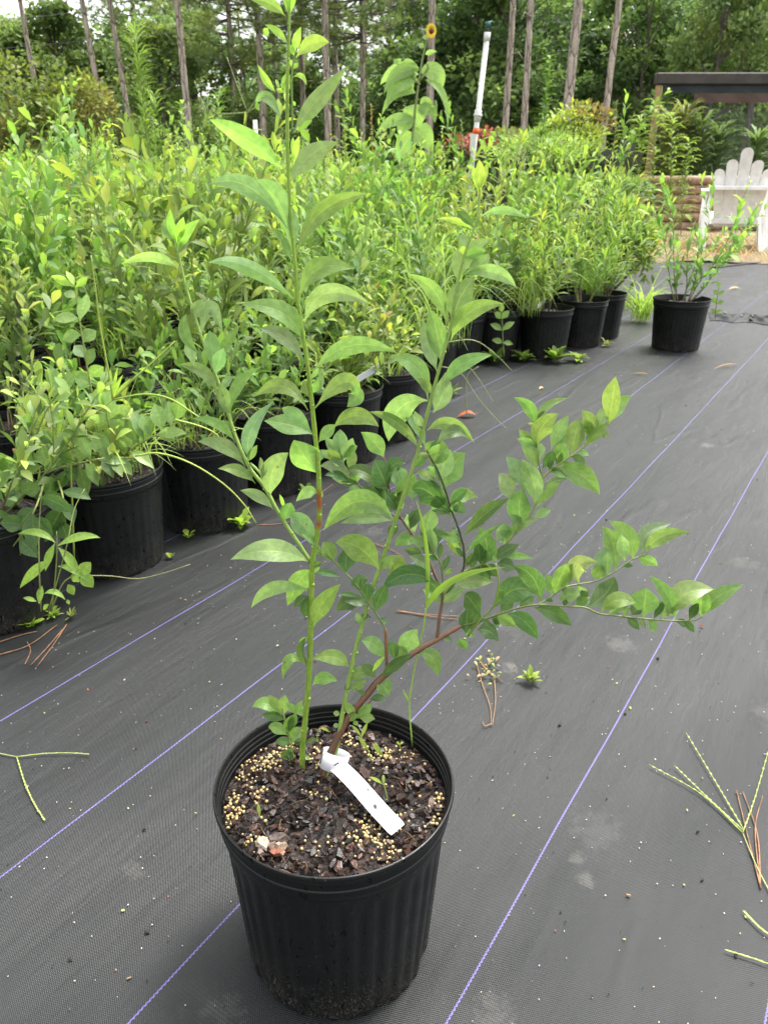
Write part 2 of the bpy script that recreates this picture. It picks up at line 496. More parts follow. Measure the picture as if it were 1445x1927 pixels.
# ------------------------------------------------------------------ pots
def pot_parts(nth):
    """outer body, rim and soil of a ribbed black nursery pot: height .245, mouth .275 across"""
    body, rim = MB(), MB()
    def lathe(mb, prof, rib=None):
        v, f = [], []
        for i, (r, z) in enumerate(prof):
            for j in range(nth):
                th = 2 * math.pi * j / nth
                dr = rib(th, z) if rib else 0
                v.append(((r + dr) * math.cos(th), (r + dr) * math.sin(th), z))
        for i in range(len(prof) - 1):
            for j in range(nth):
                k = (j + 1) % nth
                f.append((i * nth + j, i * nth + k, (i + 1) * nth + k, (i + 1) * nth + j))
        mb.add(v, f)
    def rib(th, z):
        if z > .198 or z < .004:
            return 0
        q = (th * 36 / (2 * math.pi)) % 1.0
        a = .0018 * max(0, min(1, (.5 - abs(q - .5) - .22) / .10)) * min(1, (.198 - z) / .012)
        if z < .028:
            w = (th * 9 / (2 * math.pi)) % 1.0
            a += .0045 * max(0, min(1, (.5 - abs(w - .5) - .30) / .08)) * (1 - z / .028)
        return -a
    def R_(z):
        return .1130 + (.1285 - .1130) * z / .205
    prof = [(.02, .003), (.09, .003), (R_(.0) - .004, .000), (R_(.004), .005)]
    prof += [(R_(z), z) for z in (.012, .028, .05, .08, .11, .14, .165, .18, .190, .198)]
    prof += [(.1285, .2045)]
    lathe(body, prof, rib)
    rp = [(.1275, .2035), (.1290, .2045), (.1318, .2085), (.1326, .2120), (.1327, .2180), (.1338, .2190), (.1342, .2205), (.1338, .2220), (.1328, .2230),
          (.1328, .2300), (.1338, .2308), (.1341, .2322), (.1338, .2336), (.1334, .2345), (.1346, .2360), (.1366, .2375), (.1376, .2400), (.1375, .2428), (.1366, .2446), (.1354, .2450), (.1344, .2442),
          (.1339, .2420), (.1336, .2360), (.1326, .2350), (.1324, .2300), (.1314, .2290), (.1312, .2240), (.1302, .2230), (.1298, .2150), (.1294, .206)]
    lathe(rim, rp)
    return body, rim
def soil_disc(r=.1285, z=.216, n=40, amp=.004, seed=1):
    rn = random.Random(seed)
    mb = MB()
    v = [(0, 0, z)]
    f = []
    rings = 10
    ph = [rn.random() * 6.28 for _ in range(6)]
    for i in range(1, rings + 1):
        rr = r * i / rings
        for j in range(n):
            th = 2 * math.pi * j / n
            x, y = rr * math.cos(th), rr * math.sin(th)
            h = amp * (math.sin(x * 70 + ph[0]) * math.sin(y * 63 + ph[1]) + .6 * math.sin(x * 170 + ph[2]) * math.sin(y * 150 + ph[3]) + .5 * (rn.random() - .5))
            v.append((x, y, z + (h if i < rings else -.002)))
    for j in range(n):
        f.append((0, 1 + j, 1 + (j + 1) % n))
    for i in range(rings - 1):
        for j in range(n):
            k = (j + 1) % n
            a = 1 + i * n
            f.append((a + j, a + n + j, a + n + k, a + k))
    mb.add(v, f)
    return mb
def chip(mb, c, s, rn, col):
    """angular bark chip"""
    e = Matrix.Rotation(rn.uniform(-.6, .6), 3, 'X') @ Matrix.Rotation(rn.uniform(-.6, .6), 3, 'Y') @ Matrix.Rotation(rn.uniform(0, 6.28), 3, 'Z')
    a, b, h = s * rn.uniform(.6, 1.3), s * rn.uniform(.35, .8), s * rn.uniform(.15, .4)
    k = 6
    top, bot = [], []
    for i in range(k):
        th = 2 * math.pi * (i + rn.uniform(-.3, .3)) / k
        q = rn.uniform(.7, 1.1)
        top.append(Vector((a * q * math.cos(th) * .85, b * q * math.sin(th) * .85, h * rn.uniform(.6, 1.2))))
        bot.append(Vector((a * q * math.cos(th), b * q * math.sin(th), -h * rn.uniform(.6, 1.2))))
    v = [tuple(e @ q + Vector(c)) for q in top + bot]
    f = [tuple(range(k)), tuple(range(2 * k - 1, k - 1, -1))] + [(i, k + i, k + (i + 1) % k, (i + 1) % k) for i in range(k)]
    mb.add(v, f, None, col)
CHIPC = [(.022, .010, .006), (.045, .019, .011), (.055, .024, .016), (.085, .045, .034), (.010, .006, .004), (.016, .008, .005), (.006, .004, .0035), (.008, .005, .004), (.014, .008, .005), (.03, .013, .008)]
ICO = None
def ball(mb, c, r, col, sq=1.0):
    global ICO
    if ICO is None:
        import bmesh
        bm = bmesh.new()
        bmesh.ops.create_icosphere(bm, subdivisions=2, radius=1)
        ICO = (np.array([tuple(q.co) for q in bm.verts]), [tuple(q.index for q in fc.verts) for fc in bm.faces])
        bm.free()
    mb.add(ICO[0] * np.array([r, r, r * sq]) + np.array(tuple(c)), ICO[1], None, col)
# ------------------------------------------------------------------ the big potted blueberry in front
rng = random.Random(11)
HC = Vector((-.0555, .667, 0))          # pot centre on the cloth
hero = empty('potted_blueberry', HC, 'tall young blueberry plant with long upright shoots in the black ribbed pot nearest the viewer', 'potted plant')
def place(mb, name, mat, parent, off, smooth=True):
    o = mb.build(name, mat, parent, smooth)
    o.location = off
    return o
b_, r_ = pot_parts(288)
hp = place(b_, 'pot', M_POT, hero, (0, 0, 0))
place(r_, 'rim', M_POT, hp, (0, 0, 0))
hp.scale = (.972, .972, 1.022)
for o_ in (hp, hp.children[0]):
    md = o_.modifiers.new('edge', 'EDGE_SPLIT')
    md.split_angle = R(40)
ZS = .2225
sm = soil_disc(.1262, ZS, 96, .004, 3)
soil = place(sm, 'potting_soil', M_SOIL, hero, (0, 0, 0))
cm = MB()
for i in range(900):
    a_, q_ = rng.random() * 6.283, math.sqrt(rng.random()) * .1215
    big = rng.random() < .05
    chip(cm, (q_ * math.cos(a_), q_ * math.sin(a_), ZS + rng.uniform(.000, .006)), rng.uniform(.0065, .011) if big else rng.uniform(.0022, .0066), rng, rng.choice(CHIPC))
for i in range(170):
    a_, q_ = rng.random() * 6.283, math.sqrt(rng.random()) * .117
    b_a = rng.random() * 6.283
    l_ = rng.uniform(.006, .022)
    x_, y_ = q_ * math.cos(a_), q_ * math.sin(a_)
    P_ = [(x_ - l_ / 2 * math.cos(b_a), y_ - l_ / 2 * math.sin(b_a), ZS + .003), (x_ + rng.gauss(0, .002), y_ + rng.gauss(0, .002), ZS + rng.uniform(.004, .008)), (x_ + l_ / 2 * math.cos(b_a), y_ + l_ / 2 * math.sin(b_a), ZS + rng.uniform(.002, .006))]
    tube(cm, smooth_line(P_, 3), rng.uniform(.0003, .0009), 4, rng.choice([(.03, .016, .009), (.012, .007, .005), (.10, .055, .022), (.05, .025, .012)]))
place(cm, 'bark_chips', M_BARK_CHIP, soil, (0, 0, 0), False)['kind'] = 'stuff'
pm = MB()
CLUS = [(500, 1435, 24, 9, 46), (535, 1420, 18, 10, 30), (455, 1455, 18, 12, 26), (440, 1520, 12, 16, 34), (480, 1490, 14, 18, 16), (430, 1550, 9, 10, 12),
        (560, 1400, 22, 14, 22), (600, 1420, 20, 18, 16), (660, 1390, 20, 8, 20), (690, 1570, 22, 16, 52), (715, 1590, 18, 16, 30), (745, 1545, 12, 12, 10),
        (715, 1425, 18, 10, 26), (760, 1420, 22, 12, 18), (830, 1500, 10, 30, 16), (815, 1540, 16, 12, 10), (730, 1610, 24, 12, 12), (590, 1490, 22, 10, 8),
        (475, 1580, 14, 10, 12), (640, 1500, 60, 60, 14), (600, 1600, 60, 22, 8), (520, 1540, 40, 30, 5), (770, 1480, 40, 40, 8)]
for cx, cy, sx, sy, k in CLUS:
    for _ in range(int(k * 1.5)):
        p_ = gnd(rng.gauss(cx, sx * .8), rng.gauss(cy, sy * .8), ZS + .003) - HC
        if math.hypot(p_.x, p_.y) < .1225:
            t_ = rng.uniform(.8, 1.25)
            ball(pm, (p_.x, p_.y, ZS + rng.uniform(.0005, .0058)), rng.uniform(.00115, .00195), (.46 * t_, .345 * t_, .155 * t_))
place(pm, 'fertilizer_pellets', M_PELLET, soil, (0, 0, 0))['kind'] = 'stuff'

KIND = {'y': (.185, .300, .030), 'm': (.102, .172, .042), 'd': (.044, .092, .026), 'g': (.108, .168, .082), 'p': (.148, .218, .074)}
SHOOTS = {
 'A': ((.20, .33, .035), 'green', "568 1466 .7165 3.3;570 1400 .7165 3.2;577 1330 .716 3.1;583 1240 .715 3.0;585 1160 .714 2.9;588 1060 .714 2.8;600 985 .713 2.6;600 900 .712 2.4;597 860 .712 2.3;590 790 .711 2.2;583 720 .71 2.0;572 640 .708 1.8;560 560 .707 1.7;554 480 .706 1.6;547 400 .705 1.5;543 330 .704 1.5;541 250 .703 1.5;541 150 .702 1.3;544 60 .70 1.1;545 0 .70 .9;546 -40 .70 .7"),
 'A2': ((.17, .29, .05), 'green', "550 250 .70 .7;550 195 .699 .7;549 150 .698 .7;553 112 .697 .6;560 90 .697 .5"),
 'B': ((.20, .32, .06), 'green', "585 1058 .714 2.1;560 1020 .717 2.1;530 975 .721 2.0;500 920 .725 2.0;470 880 .728 1.9;447 830 .732 1.8;430 780 .736 1.7;412 720 .74 1.6;390 665 .744 1.5;370 605 .748 1.4;352 545 .752 1.3;340 495 .755 1.2;332 455 .758 1.0;326 425 .76 .6"),
 'B2': ((.15, .26, .05), 'green', "471 872 .727 1.4;482 882 .723 1.4;494 896 .72 1.3"),
 'C': ((.20, .32, .06), 'green', "612 1466 .699 2.6;624 1432 .706 2.6;634 1405 .712 2.6;645 1340 .722 2.6;655 1290 .730 2.5;664 1245 .736 2.5;675 1200 .742 2.5;690 1145 .748 2.4;705 1095 .753 2.4;722 1045 .757 2.3;737 1000 .76 2.3;752 955 .76 2.2;768 905 .761 2.1;785 855 .762 2.0;793 820 .763 1.9;806 770 .764 1.8;818 725 .765 1.7;830 680 .766 1.6;843 635 .767 1.5;852 590 .768 1.4;858 560 .769 1.3;866 510 .77 1.2;877 470 .771 1.1;888 440 .772 1.0;897 410 .773 .9;902 370 .774 .8;902 340 .774 .6"),
 'D': ((.115, .055, .026), 'brown', "604 1476 .697 3.9;622 1424 .708 3.9;640 1380 .716 3.7;660 1345 .722 3.5;690 1310 .728 3.3;715 1280 .733 3.2;745 1255 .738 3.1;780 1228 .744 3.0;820 1205 .751 2.9;845 1190 .757 2.8;867 1178 .763 2.4"),
 'D2': ((.07, .035, .022), 'brown', "598 1468 .699 1.8;616 1420 .711 1.8;645 1362 .724 1.7;672 1325 .731 1.6;700 1288 .738 1.4;722 1266 .741 1.3"),
 'D3': ((.10, .045, .028), 'brown', "668 1342 .726 1.2;690 1325 .735 1.1;706 1312 .742 .9"),
 'R1': ((.13, .17, .05), 'twig', "867 1178 .767 1.4;905 1168 .762 1.3;940 1155 .757 1.3;980 1143 .752 1.2;1015 1138 .748 1.2;1060 1141 .744 1.1;1099 1143 .74 1.1;1128 1155 .737 1.1;1170 1160 .734 1.0;1209 1164 .731 1.0;1260 1168 .728 .9;1302 1168 .725 .8;1321 1160 .724 .7"),
 'R2': ((.13, .18, .05), 'twig', "1010 1139 .748 1.0;1032 1126 .752 1.0;1061 1106 .756 1.0;1090 1099 .759 1.0;1122 1093 .762 .9;1157 1075 .766 .9;1189 1053 .77 .8;1212 1043 .773 .7"),
 'R3': ((.16, .20, .05), 'twig', "831 1122 .764 1.5;862 1085 .772 1.4;880 1072 .777 1.3;910 1060 .783 1.3;940 1035 .79 1.3;960 1015 .795 1.2;985 985 .80 1.2;1003 960 .805 1.1;1012 930 .81 1.1;1022 900 .815 1.1;1040 882 .818 1.0;1060 868 .821 1.0;1095 843 .826 .9;1125 815 .83 .8;1146 798 .833 .7"),
 'R4': ((.16, .20, .05), 'twig', "1020 900 .815 .9;1012 862 .818 .8;1009 820 .82 .8;1006 792 .822 .6"),
 'H': ((.055, .06, .03), 'twig', "866 1082 .774 1.4;873 1065 .776 1.3;872 1030 .778 1.3;861 990 .779 1.2;848 957 .78 1.2;837 920 .78 1.1;822 882 .78 1.0;810 862 .78 .9;802 846 .78 .7"),
 'I': ((.12, .055, .03), 'brown', "822 1206 .751 1.9;827 1160 .760 1.8;832 1120 .769 1.7;815 1075 .778 1.5;800 1040 .785 1.4;785 1015 .79 1.3;770 998 .794 1.2;755 975 .798 1.1;745 955 .80 1.0;735 925 .802 .9;728 900 .804 .9;722 858 .806 .7"),
 'J': ((.07, .08, .035), 'twig', "755 977 .798 1.0;725 960 .805 .9;700 937 .81 .9;677 915 .815 .9;657 890 .818 .8;645 870 .82 .8;642 855 .821 .6"),
 'K': ((.14, .20, .05), 'twig', "834 1108 .768 1.0;831 1072 .768 .9;826 1055 .768 .9;815 1040 .769 .8;803 1022 .77 .7"),
 'S': ((.17, .085, .035), 'brown', "728 1264 .736 1.8;727 1225 .740 1.7;725 1183 .742 1.7"),
 'E': ((.13, .20, .05), 'twig', "725 1188 .742 1.0;722 1178 .743 1.0;705 1150 .744 1.0;690 1130 .744 1.0;670 1100 .743 1.0;647 1075 .743 .9;625 1053 .74 .9;605 1033 .737 .8"),
 'G': ((.19, .28, .05), 'green', "880 1197 .765 1.1;905 1165 .757 1.1;925 1145 .752 1.1;935 1120 .75 1.0;938 1092 .749 .9;932 1060 .749 .7"),
 'F': ((.19, .29, .06), 'green', "558 1450 .721 1.1;545 1390 .728 1.1;536 1355 .73 1.0;532 1330 .731 .7"),
}
LV = {
'A': """536 30 466 -4 20 m 508 6;543 30 538 -26 13 y;546 28 554 -22 12 y;541 82 498 46 13 y 522 60;505 52 498 70 12 y
519 173 485 121 13 y 500 150;531 228 481 194 19 g 503 184;484 190 489 208 9 y 484 200;529 172 540 137 9 y;525 168 519 149 6 y;533 182 546 140 9 y;534 175 520 168 8 y
553 250 652 127 31 m- 592 194;532 318 395 225 36 m- 468 266;547 342 637 267 36 m- 580 296;519 286 513 247 11 y;521 286 536 272 9 y;530 280 538 262 10 g;552 312 563 256 12 y;553 305 551 258 10 y;560 250 588 226 9 y;560 247 562 238 6 y
545 464 457 351 42 m- 519 373;541 430 393 347 34 g 470 352;556 467 547 386 20 g;549 492 527 438 14 g;559 475 692 364 31 m 606 397
553 563 392 494 28 m- 470 503;563 557 666 506 36 m 600 506;573 607 697 573 35 p 615 551;570 640 454 574 36 m 530 588;571 680 488 618 28 g 536 635;590 698 746 663 32 m 660 650
580 748 572 716 22 m;596 740 608 704 15 m;588 742 600 716 14 m;580 773 478 747 28 m 534 727;593 768 676 748 34 m 648 718;660 725 653 766 30 m 672 744
590 818 497 792 38 m 548 800;587 814 530 768 28 g 556 783;604 893 553 828 52 m- 574 862;599 833 632 799 22 m;626 806 713 803 32 m 668 782;603 846 615 863 13 g;598 870 612 850 10 g
597 929 557 944 22 p 580 926;600 935 607 925 12 m;603 1034 545 971 36 g 567 985;602 1030 568 1005 14 m;584 1058 434 1053 42 p 512 1036;587 1073 541 1140 38 m 564 1092;585 1112 473 1144 25 p 517 1106
583 1122 553 1142 20 d;583 1120 574 1162 28 d;590 1181 641 1099 33 m 605 1138;580 1254 576 1200 17 d 566 1228;579 1200 562 1212 9 y;566 1246 532 1278 19 m 545 1242;588 1290 636 1282 23 m 608 1276
579 1350 570 1318 17 m 564 1334;560 1345 538 1322 13 m;575 1400 595 1390 9 d;574 1424 582 1430 8 m;590 1065 606 1058 12 d;588 1080 602 1062 10 g""",
'A2': """557 109 620 80 26 y 586 82;556 103 567 50 15 y 558 76;553 105 546 84 9 y;552 130 562 119 8 y;551 128 545 112 7 y;551 146 577 161 9 y 567 143;551 190 556 200 6 y""",
'B': """331 458 321 392 14 y 322 425;333 460 346 408 17 y;337 478 377 412 20 y 348 442;337 506 229 497 19 p 288 483;350 545 357 526 9 g;363 602 384 563 27 g;378 640 419 626 28 g 394 578;376 667 352 590 21 m 348 628
402 692 394 622 29 g;403 690 452 612 18 m 423 650;405 706 421 655 24 g;366 690 350 641 20 p;411 745 335 687 22 m 384 700;432 780 414 722 20 g;433 785 405 733 14 g;434 777 487 692 21 m 447 727
443 832 363 788 18 m 410 798;462 878 372 831 27 g 424 840;481 910 410 882 21 m 450 886;470 866 513 757 27 g 472 812;508 936 543 852 41 p 514 886;516 960 452 923 21 g 487 934;533 980 548 946 27 m;536 960 526 930 7 y""",
'B2': "494 896 490 860 10 g;494 896 503 876 9 m",
'C': """902 362 901 300 19 y;902 365 889 312 12 y;906 357 917 305 11 y;889 318 878 312 6 y;903 408 993 411 15 p 946 395;889 432 822 411 11 y 862 416;885 462 860 444 14 g;880 472 864 472 14 y;862 532 923 449 37 p 874 482;876 516 920 477 29 g 900 500
875 515 971 541 26 p 930 512;851 602 893 520 45 m 866 560;838 603 765 515 27 m 817 548;848 642 949 572 31 m 882 588;830 682 808 582 37 m 823 628;822 698 795 600 27 g 806 650;805 752 734 673 33 m 784 692;835 727 926 668 27 m 868 686;815 777 838 700 35 g 832 742
805 754 731 831 46 g 752 768;800 842 756 775 21 g 784 800;788 844 695 775 21 m 748 796;803 810 892 833 25 m 848 797;822 834 880 822 25 g 850 812;745 985 609 998 46 m 678 942;738 980 640 985 20 p 690 975;725 1050 738 1090 38 m 742 1066
820 1098 720 1108 37 d 768 1080;656 1255 588 1240 27 m 628 1236;664 1288 648 1298 12 d;640 1345 627 1342 10 m;638 1366 627 1366 9 g""",
'R2': """1043 1118 1066 1060 31 m;1063 1106 1078 1060 20 m;1089 1098 1124 1058 36 p 1086 1064;1118 1091 1134 1064 27 m;1120 1082 1142 1030 24 g;1156 1075 1132 990 37 m 1154 1028;1190 1053 1145 980 33 m 1181 1010;1175 1055 1168 1006 24 g;1210 1044 1264 985 29 g 1216 1006;1213 1044 1299 1002 27 m 1242 1010;1103 1143 1155 1084 41 d 1140 1116;1050 1128 1091 1117 27 m;1080 1140 1109 1128 19 m;1094 1126 1106 1108 17 d;1040 1133 1026 1126 8 d""",
'R1': """1130 1153 1197 1135 30 m 1158 1130;1165 1157 1150 1143 14 d;1188 1158 1206 1140 22 d;1210 1162 1216 1106 50 m;1245 1165 1256 1128 34 g;1270 1166 1221 1083 27 m 1256 1122;1255 1160 1343 1109 44 p 1288 1118;1319 1160 1318 1106 38 m;1322 1160 1399 1100 29 m 1348 1124
1003 1144 1076 1178 29 d 1040 1153;955 1155 1012 1203 31 d 985 1168;925 1160 950 1173 20 d;1017 1132 965 1065 36 d 1002 1086;930 1142 1016 1118 48 d 970 1108;940 1152 968 1128 22 d;975 1143 1006 1124 22 d;905 1162 872 1120 36 d 886 1130;876 1192 880 1144 32 d;886 1186 900 1150 22 d;897 1186 938 1207 29 d 918 1187;862 1200 878 1222 19 d;872 1190 892 1198 14 m;925 1163 940 1186 7 d;945 1128 938 1108 16 m;1060 1140 1066 1128 10 d""",
'R3': """1145 800 1158 708 33 m 1152 752;1144 800 1187 744 25 m 1160 766;1128 806 1138 764 22 g;1098 841 1146 797 21 m 1120 816;1106 822 1094 772 29 m 1110 796;1053 873 1061 833 29 m;1075 855 1090 788 35 m;1036 848 1070 782 25 p 1050 812;1050 850 1056 810 22 g;1020 882 1046 850 21 d
1035 885 1048 882 8 d;1046 882 1128 931 40 m 1092 893;1018 920 1066 900 14 m;1007 957 1054 908 17 m;1003 977 1036 960 17 m;1005 952 981 864 35 g 1004 905;995 932 951 858 29 g 974 888;985 992 985 918 43 m 976 955;966 942 938 891 33 g;965 1005 1011 977 23 m 980 986
956 1012 950 985 26 g;948 1020 935 1000 22 g;905 1063 901 993 42 d 916 1026;950 1026 946 986 28 g;920 1056 976 1024 23 d 950 1038;935 1045 1003 1050 14 m 968 1046;855 1098 930 1094 28 m 886 1095;935 1060 970 1072 26 d;902 1092 898 1065 26 d;925 1080 905 1095 20 d;890 1072 885 1040 18 d;980 995 962 968 20 g;912 1064 935 1085 22 d""",
'R4': """1006 800 967 748 22 m 996 768;1011 803 1068 750 15 m 1026 766;1010 838 1050 778 35 m 1020 802;1009 882 976 808 33 m 998 842;1015 865 1018 834 16 g;1008 800 992 797 5 y""",
'H': """811 877 833 828 48 m 824 850;836 922 876 852 52 m 846 882;825 906 848 846 36 g;800 856 775 882 21 d;822 910 783 888 19 g 800 893;848 973 774 921 46 d 808 926;845 953 899 936 27 m 866 932;850 946 874 966 22 d;873 1008 958 937 27 d 912 968;877 1042 945 985 11 d 905 1010;877 1067 892 1040 13 d;868 1036 851 990 8 d;852 968 860 940 16 m;864 1000 846 1005 9 m;838 930 812 960 24 g;872 1050 856 1030 10 d""",
'I': """722 862 679 813 32 m 706 834;728 891 762 870 27 d 742 874;730 926 704 866 46 d;755 922 744 878 32 g;748 940 781 892 32 d;775 942 780 898 28 g;748 962 724 928 27 d;765 967 780 1002 25 g;787 1027 743 1028 24 m 766 1014;795 1042 760 1035 17 d;798 1012 812 958 32 g;745 985 734 1012 19 d;790 1018 822 985 26 d;770 990 790 960 22 d;832 1120 850 1100 9 m;740 940 765 930 20 m""",
'J': """642 863 612 825 19 g;642 860 640 808 27 g;646 870 664 824 23 g;650 880 620 861 19 g;661 906 602 877 25 g 634 880;661 911 611 895 15 d 636 894;687 946 656 914 28 g;735 937 651 885 27 d 692 892;725 967 680 914 26 d;720 966 709 934 26 g;700 940 722 905 22 d;715 955 690 965 16 g;672 908 668 884 18 m""",
'K': "815 1046 846 1009 25 d 818 1010;826 1053 829 1021 11 d;836 1082 852 1070 10 m;820 1045 796 1000 20 g;832 1075 846 1046 12 d",
'E': """714 1073 630 1021 48 m 676 1030;628 1058 608 1020 30 m;650 1078 653 1030 34 d;640 1086 588 1077 13 d;675 1110 674 1080 30 d;690 1128 692 1098 26 d;685 1140 632 1150 32 d 660 1132;704 1153 727 1100 27 d;700 1163 667 1174 11 d 684 1160;710 1165 731 1173 7 d;680 1126 636 1118 9 d""",
'S': "",
'D': """705 1275 650 1286 22 m 675 1266;707 1275 679 1250 19 d;710 1278 733 1309 31 m;712 1282 776 1232 20 d 744 1250;694 1316 728 1316 14 d;672 1352 701 1324 19 m;676 1352 706 1353 19 m;665 1352 652 1320 17 m;665 1356 673 1366 9 m;724 1241 680 1206 28 m 704 1214;700 1265 724 1236 9 y;742 1243 738 1205 22 d;766 1230 786 1184 37 p 770 1206;766 1230 750 1208 8 m;785 1230 824 1273 31 m 812 1236;660 1300 690 1280 18 m;690 1312 668 1296 9 d""",
'G': "932 1060 927 1045 8 m;905 1165 925 1180 10 d",
'F': """531 1350 475 1330 23 m 504 1325;531 1345 505 1308 17 m;533 1345 537 1308 21 m;538 1378 552 1345 21 m;541 1384 505 1368 21 m 522 1370;545 1392 563 1368 15 m;548 1400 519 1395 17 d;551 1416 528 1426 16 d;553 1408 540 1432 17 d;556 1402 568 1388 14 d;553 1440 543 1438 7 y;550 1396 574 1400 12 d;556 1428 540 1420 12 d""",
}
EXTRA = {'B': 8, 'C': 8, 'R1': 10, 'R2': 6, 'R3': 16, 'H': 10, 'I': 12, 'J': 8, 'K': 4, 'E': 4, 'D': 3, 'F': 3, 'R4': 3}
def hero_leaf(mb, pts, Ys, toks, rn):
    v = [float(q) for q in toks[:5]]
    kd = toks[5]
    bx, by, tx, ty, w = v
    i = int(np.argmin((pts[:, 0] - bx) ** 2 + (pts[:, 1] - by) ** 2))
    Yb = pts[i, 2]
    L = math.hypot(tx - bx, ty - by)
    if len(toks) > 7:
        mx, my = float(toks[6]), float(toks[7])
    else:
        mx, my = (bx + tx) / 2, (by + ty) / 2 - .07 * L
    sc = Yb / F * 1.0
    dz = rn.uniform(-.38, .38) * L * sc
    b = at(bx, by, Yb)
    m = at(mx, my, Yb + dz * .55)
    t = at(tx, ty, Yb + dz)
    view = (m - Vector((0, 0, CZ))).normalized()
    ch = (t - b).normalized()
    pr = ch.cross(view).normalized()
    roll = R(rn.uniform(-28, 28))
    N = -view * math.cos(roll) + pr * math.sin(roll)
    face = -1 if kd.endswith('-') else 1
    N = N * face
    depth = (m - Vector((0, 0, CZ))).dot(Vector((0, CP, -SP)))
    wm = w * depth / F / math.cos(roll) * 1.06
    c = np.array(KIND[kd[0]]) * (1.3 if face < 0 else 1.0)  # undersides tinted brighter, backlight put into the leaf colour
    c = c * np.array([rn.uniform(.85, 1.15), rn.uniform(.9, 1.1), rn.uniform(.8, 1.2)]) * rn.uniform(.9, 1.1)
    leaf(mb, b, m, t, wm, N, fold=rn.uniform(.10, .32) , col=c, nl=12, nw=6, wav=rn.uniform(.02, .07), rnd=rn, pk=rn.uniform(.82, 1.0), lance=rn.uniform(-.08, .15))
for key, (colr, knd, data) in SHOOTS.items():
    P = [[float(q) for q in s.split()] for s in data.split(';')]
    Pm = smooth_line(P, 5)
    mb = MB()
    pts3 = [at(p[0], p[1], p[2]) - HC for p in Pm]
    rad = Pm[:, 3] * .001 * (1.02 + .06 * np.sin(np.arange(len(Pm)) * 1.9))
    cc = np.array([colr] * len(Pm)) * np.linspace(.9, 1.12, len(Pm))[:, None]
    if key == 'A':
        for i in range(len(Pm)):
            if Pm[i, 1] > 1440:
                cc[i] = (.20, .035, .015)
            elif 930 < Pm[i, 1] < 955 or 978 < Pm[i, 1] < 992:
                cc[i] = (.24, .075, .02)
    tube(mb, pts3, rad, 10, cc)
    # leaf-node bumps
    for i in range(3, len(Pm) - 2, 4):
        if knd != 'brown':
            ball(mb, pts3[i] + Vector((rng.uniform(-1, 1), -.5, 0)) * rad[i] * .8, rad[i] * .75, cc[i])
    st = place(mb, 'woody_stem' if knd == 'brown' else 'shoot', M_STEM, hero, (0, 0, 0))
    if LV.get(key):
        fm = MB()
        rn = random.Random(sum(map(ord, key)) * 7 + 5)
        for item in LV[key].replace('\n', ';').split(';'):
            hero_leaf(fm, Pm, None, item.split(), rn)
        for _ in range(EXTRA.get(key, 0)):
            i = rn.randint(int(len(Pm) * .15), int(len(Pm) * .92))
            tx_, ty_ = Pm[i + 1, 0] - Pm[i - 1, 0], Pm[i + 1, 1] - Pm[i - 1, 1]
            an = math.atan2(ty_, tx_) + rn.choice((-1, 1)) * rn.uniform(.5, 1.3)
            ln = rn.uniform(20, 50)
            hero_leaf(fm, Pm, None, [Pm[i, 0], Pm[i, 1], Pm[i, 0] + ln * math.cos(an), Pm[i, 1] + ln * math.sin(an) - ln * .15, ln * rn.uniform(.36, .52), rn.choice('mmdgg' if key in 'BC' else 'mmddg')], rn)
        fo = place(fm, 'foliage', M_LEAF, st, -HC)
        s_ = fo.modifiers.new('smooth', 'SUBSURF')
        s_.levels = s_.render_levels = 1
# brown-spotted damage on two leaves, seedlings, grass in the pot
def wseed(px, py, stem, leaves, r=.0007, z=ZS, Y=None):
    wm_ = MB()
    p0 = gnd(px, py, z)
    Y = Y or p0.y
    P = smooth_line([tuple(at(a, b, Y)) for a, b in [(px, py)] + stem], 4)
    tube(wm_, [Vector(q) - HC for q in P], np.linspace(r, r * .6, len(P)), 5, (.26, .33, .09))
    for bx, by, tx, ty, w in leaves:
        b, t = at(bx, by, Y), at(tx, ty, Y + .004)
        m = (b + t) / 2 + Vector((0, 0, .002))
        v_ = (m - Vector((0, 0, CZ))).normalized()
        leaf(wm_, b - HC, m - HC, t - HC, w * Y / F, -v_, .15, (.20, .28, .05), 6, 2)
    place(wm_, 'weed_seedling', M_LEAFF, hero, (0, 0, 0))
wseed(598, 1398, [(597, 1380), (603, 1370)], [(603, 1370, 620, 1378, 7), (600, 1395, 590, 1400, 5)])
wseed(703, 1440, [(690, 1405), (680, 1388)], [(680, 1388, 692, 1360, 9), (680, 1387, 660, 1364, 7), (690, 1412, 674, 1385, 9)])
wseed(722, 1425, [(712, 1405), (705, 1398)], [(718, 1424, 700, 1398, 10), (724, 1430, 740, 1415, 7), (722, 1440, 730, 1425, 6)])
wseed(730, 1512, [(726, 1490), (722, 1475)], [(722, 1476, 721, 1458, 8), (721, 1477, 694, 1462, 8)])
wseed(488, 1545, [(489, 1535)], [(489, 1538, 486, 1512, 9)])
wseed(754, 1412, [(752, 1402)], [(752, 1402, 745, 1398, 6), (752, 1402, 760, 1398, 5), (753, 1408, 748, 1412, 5)])
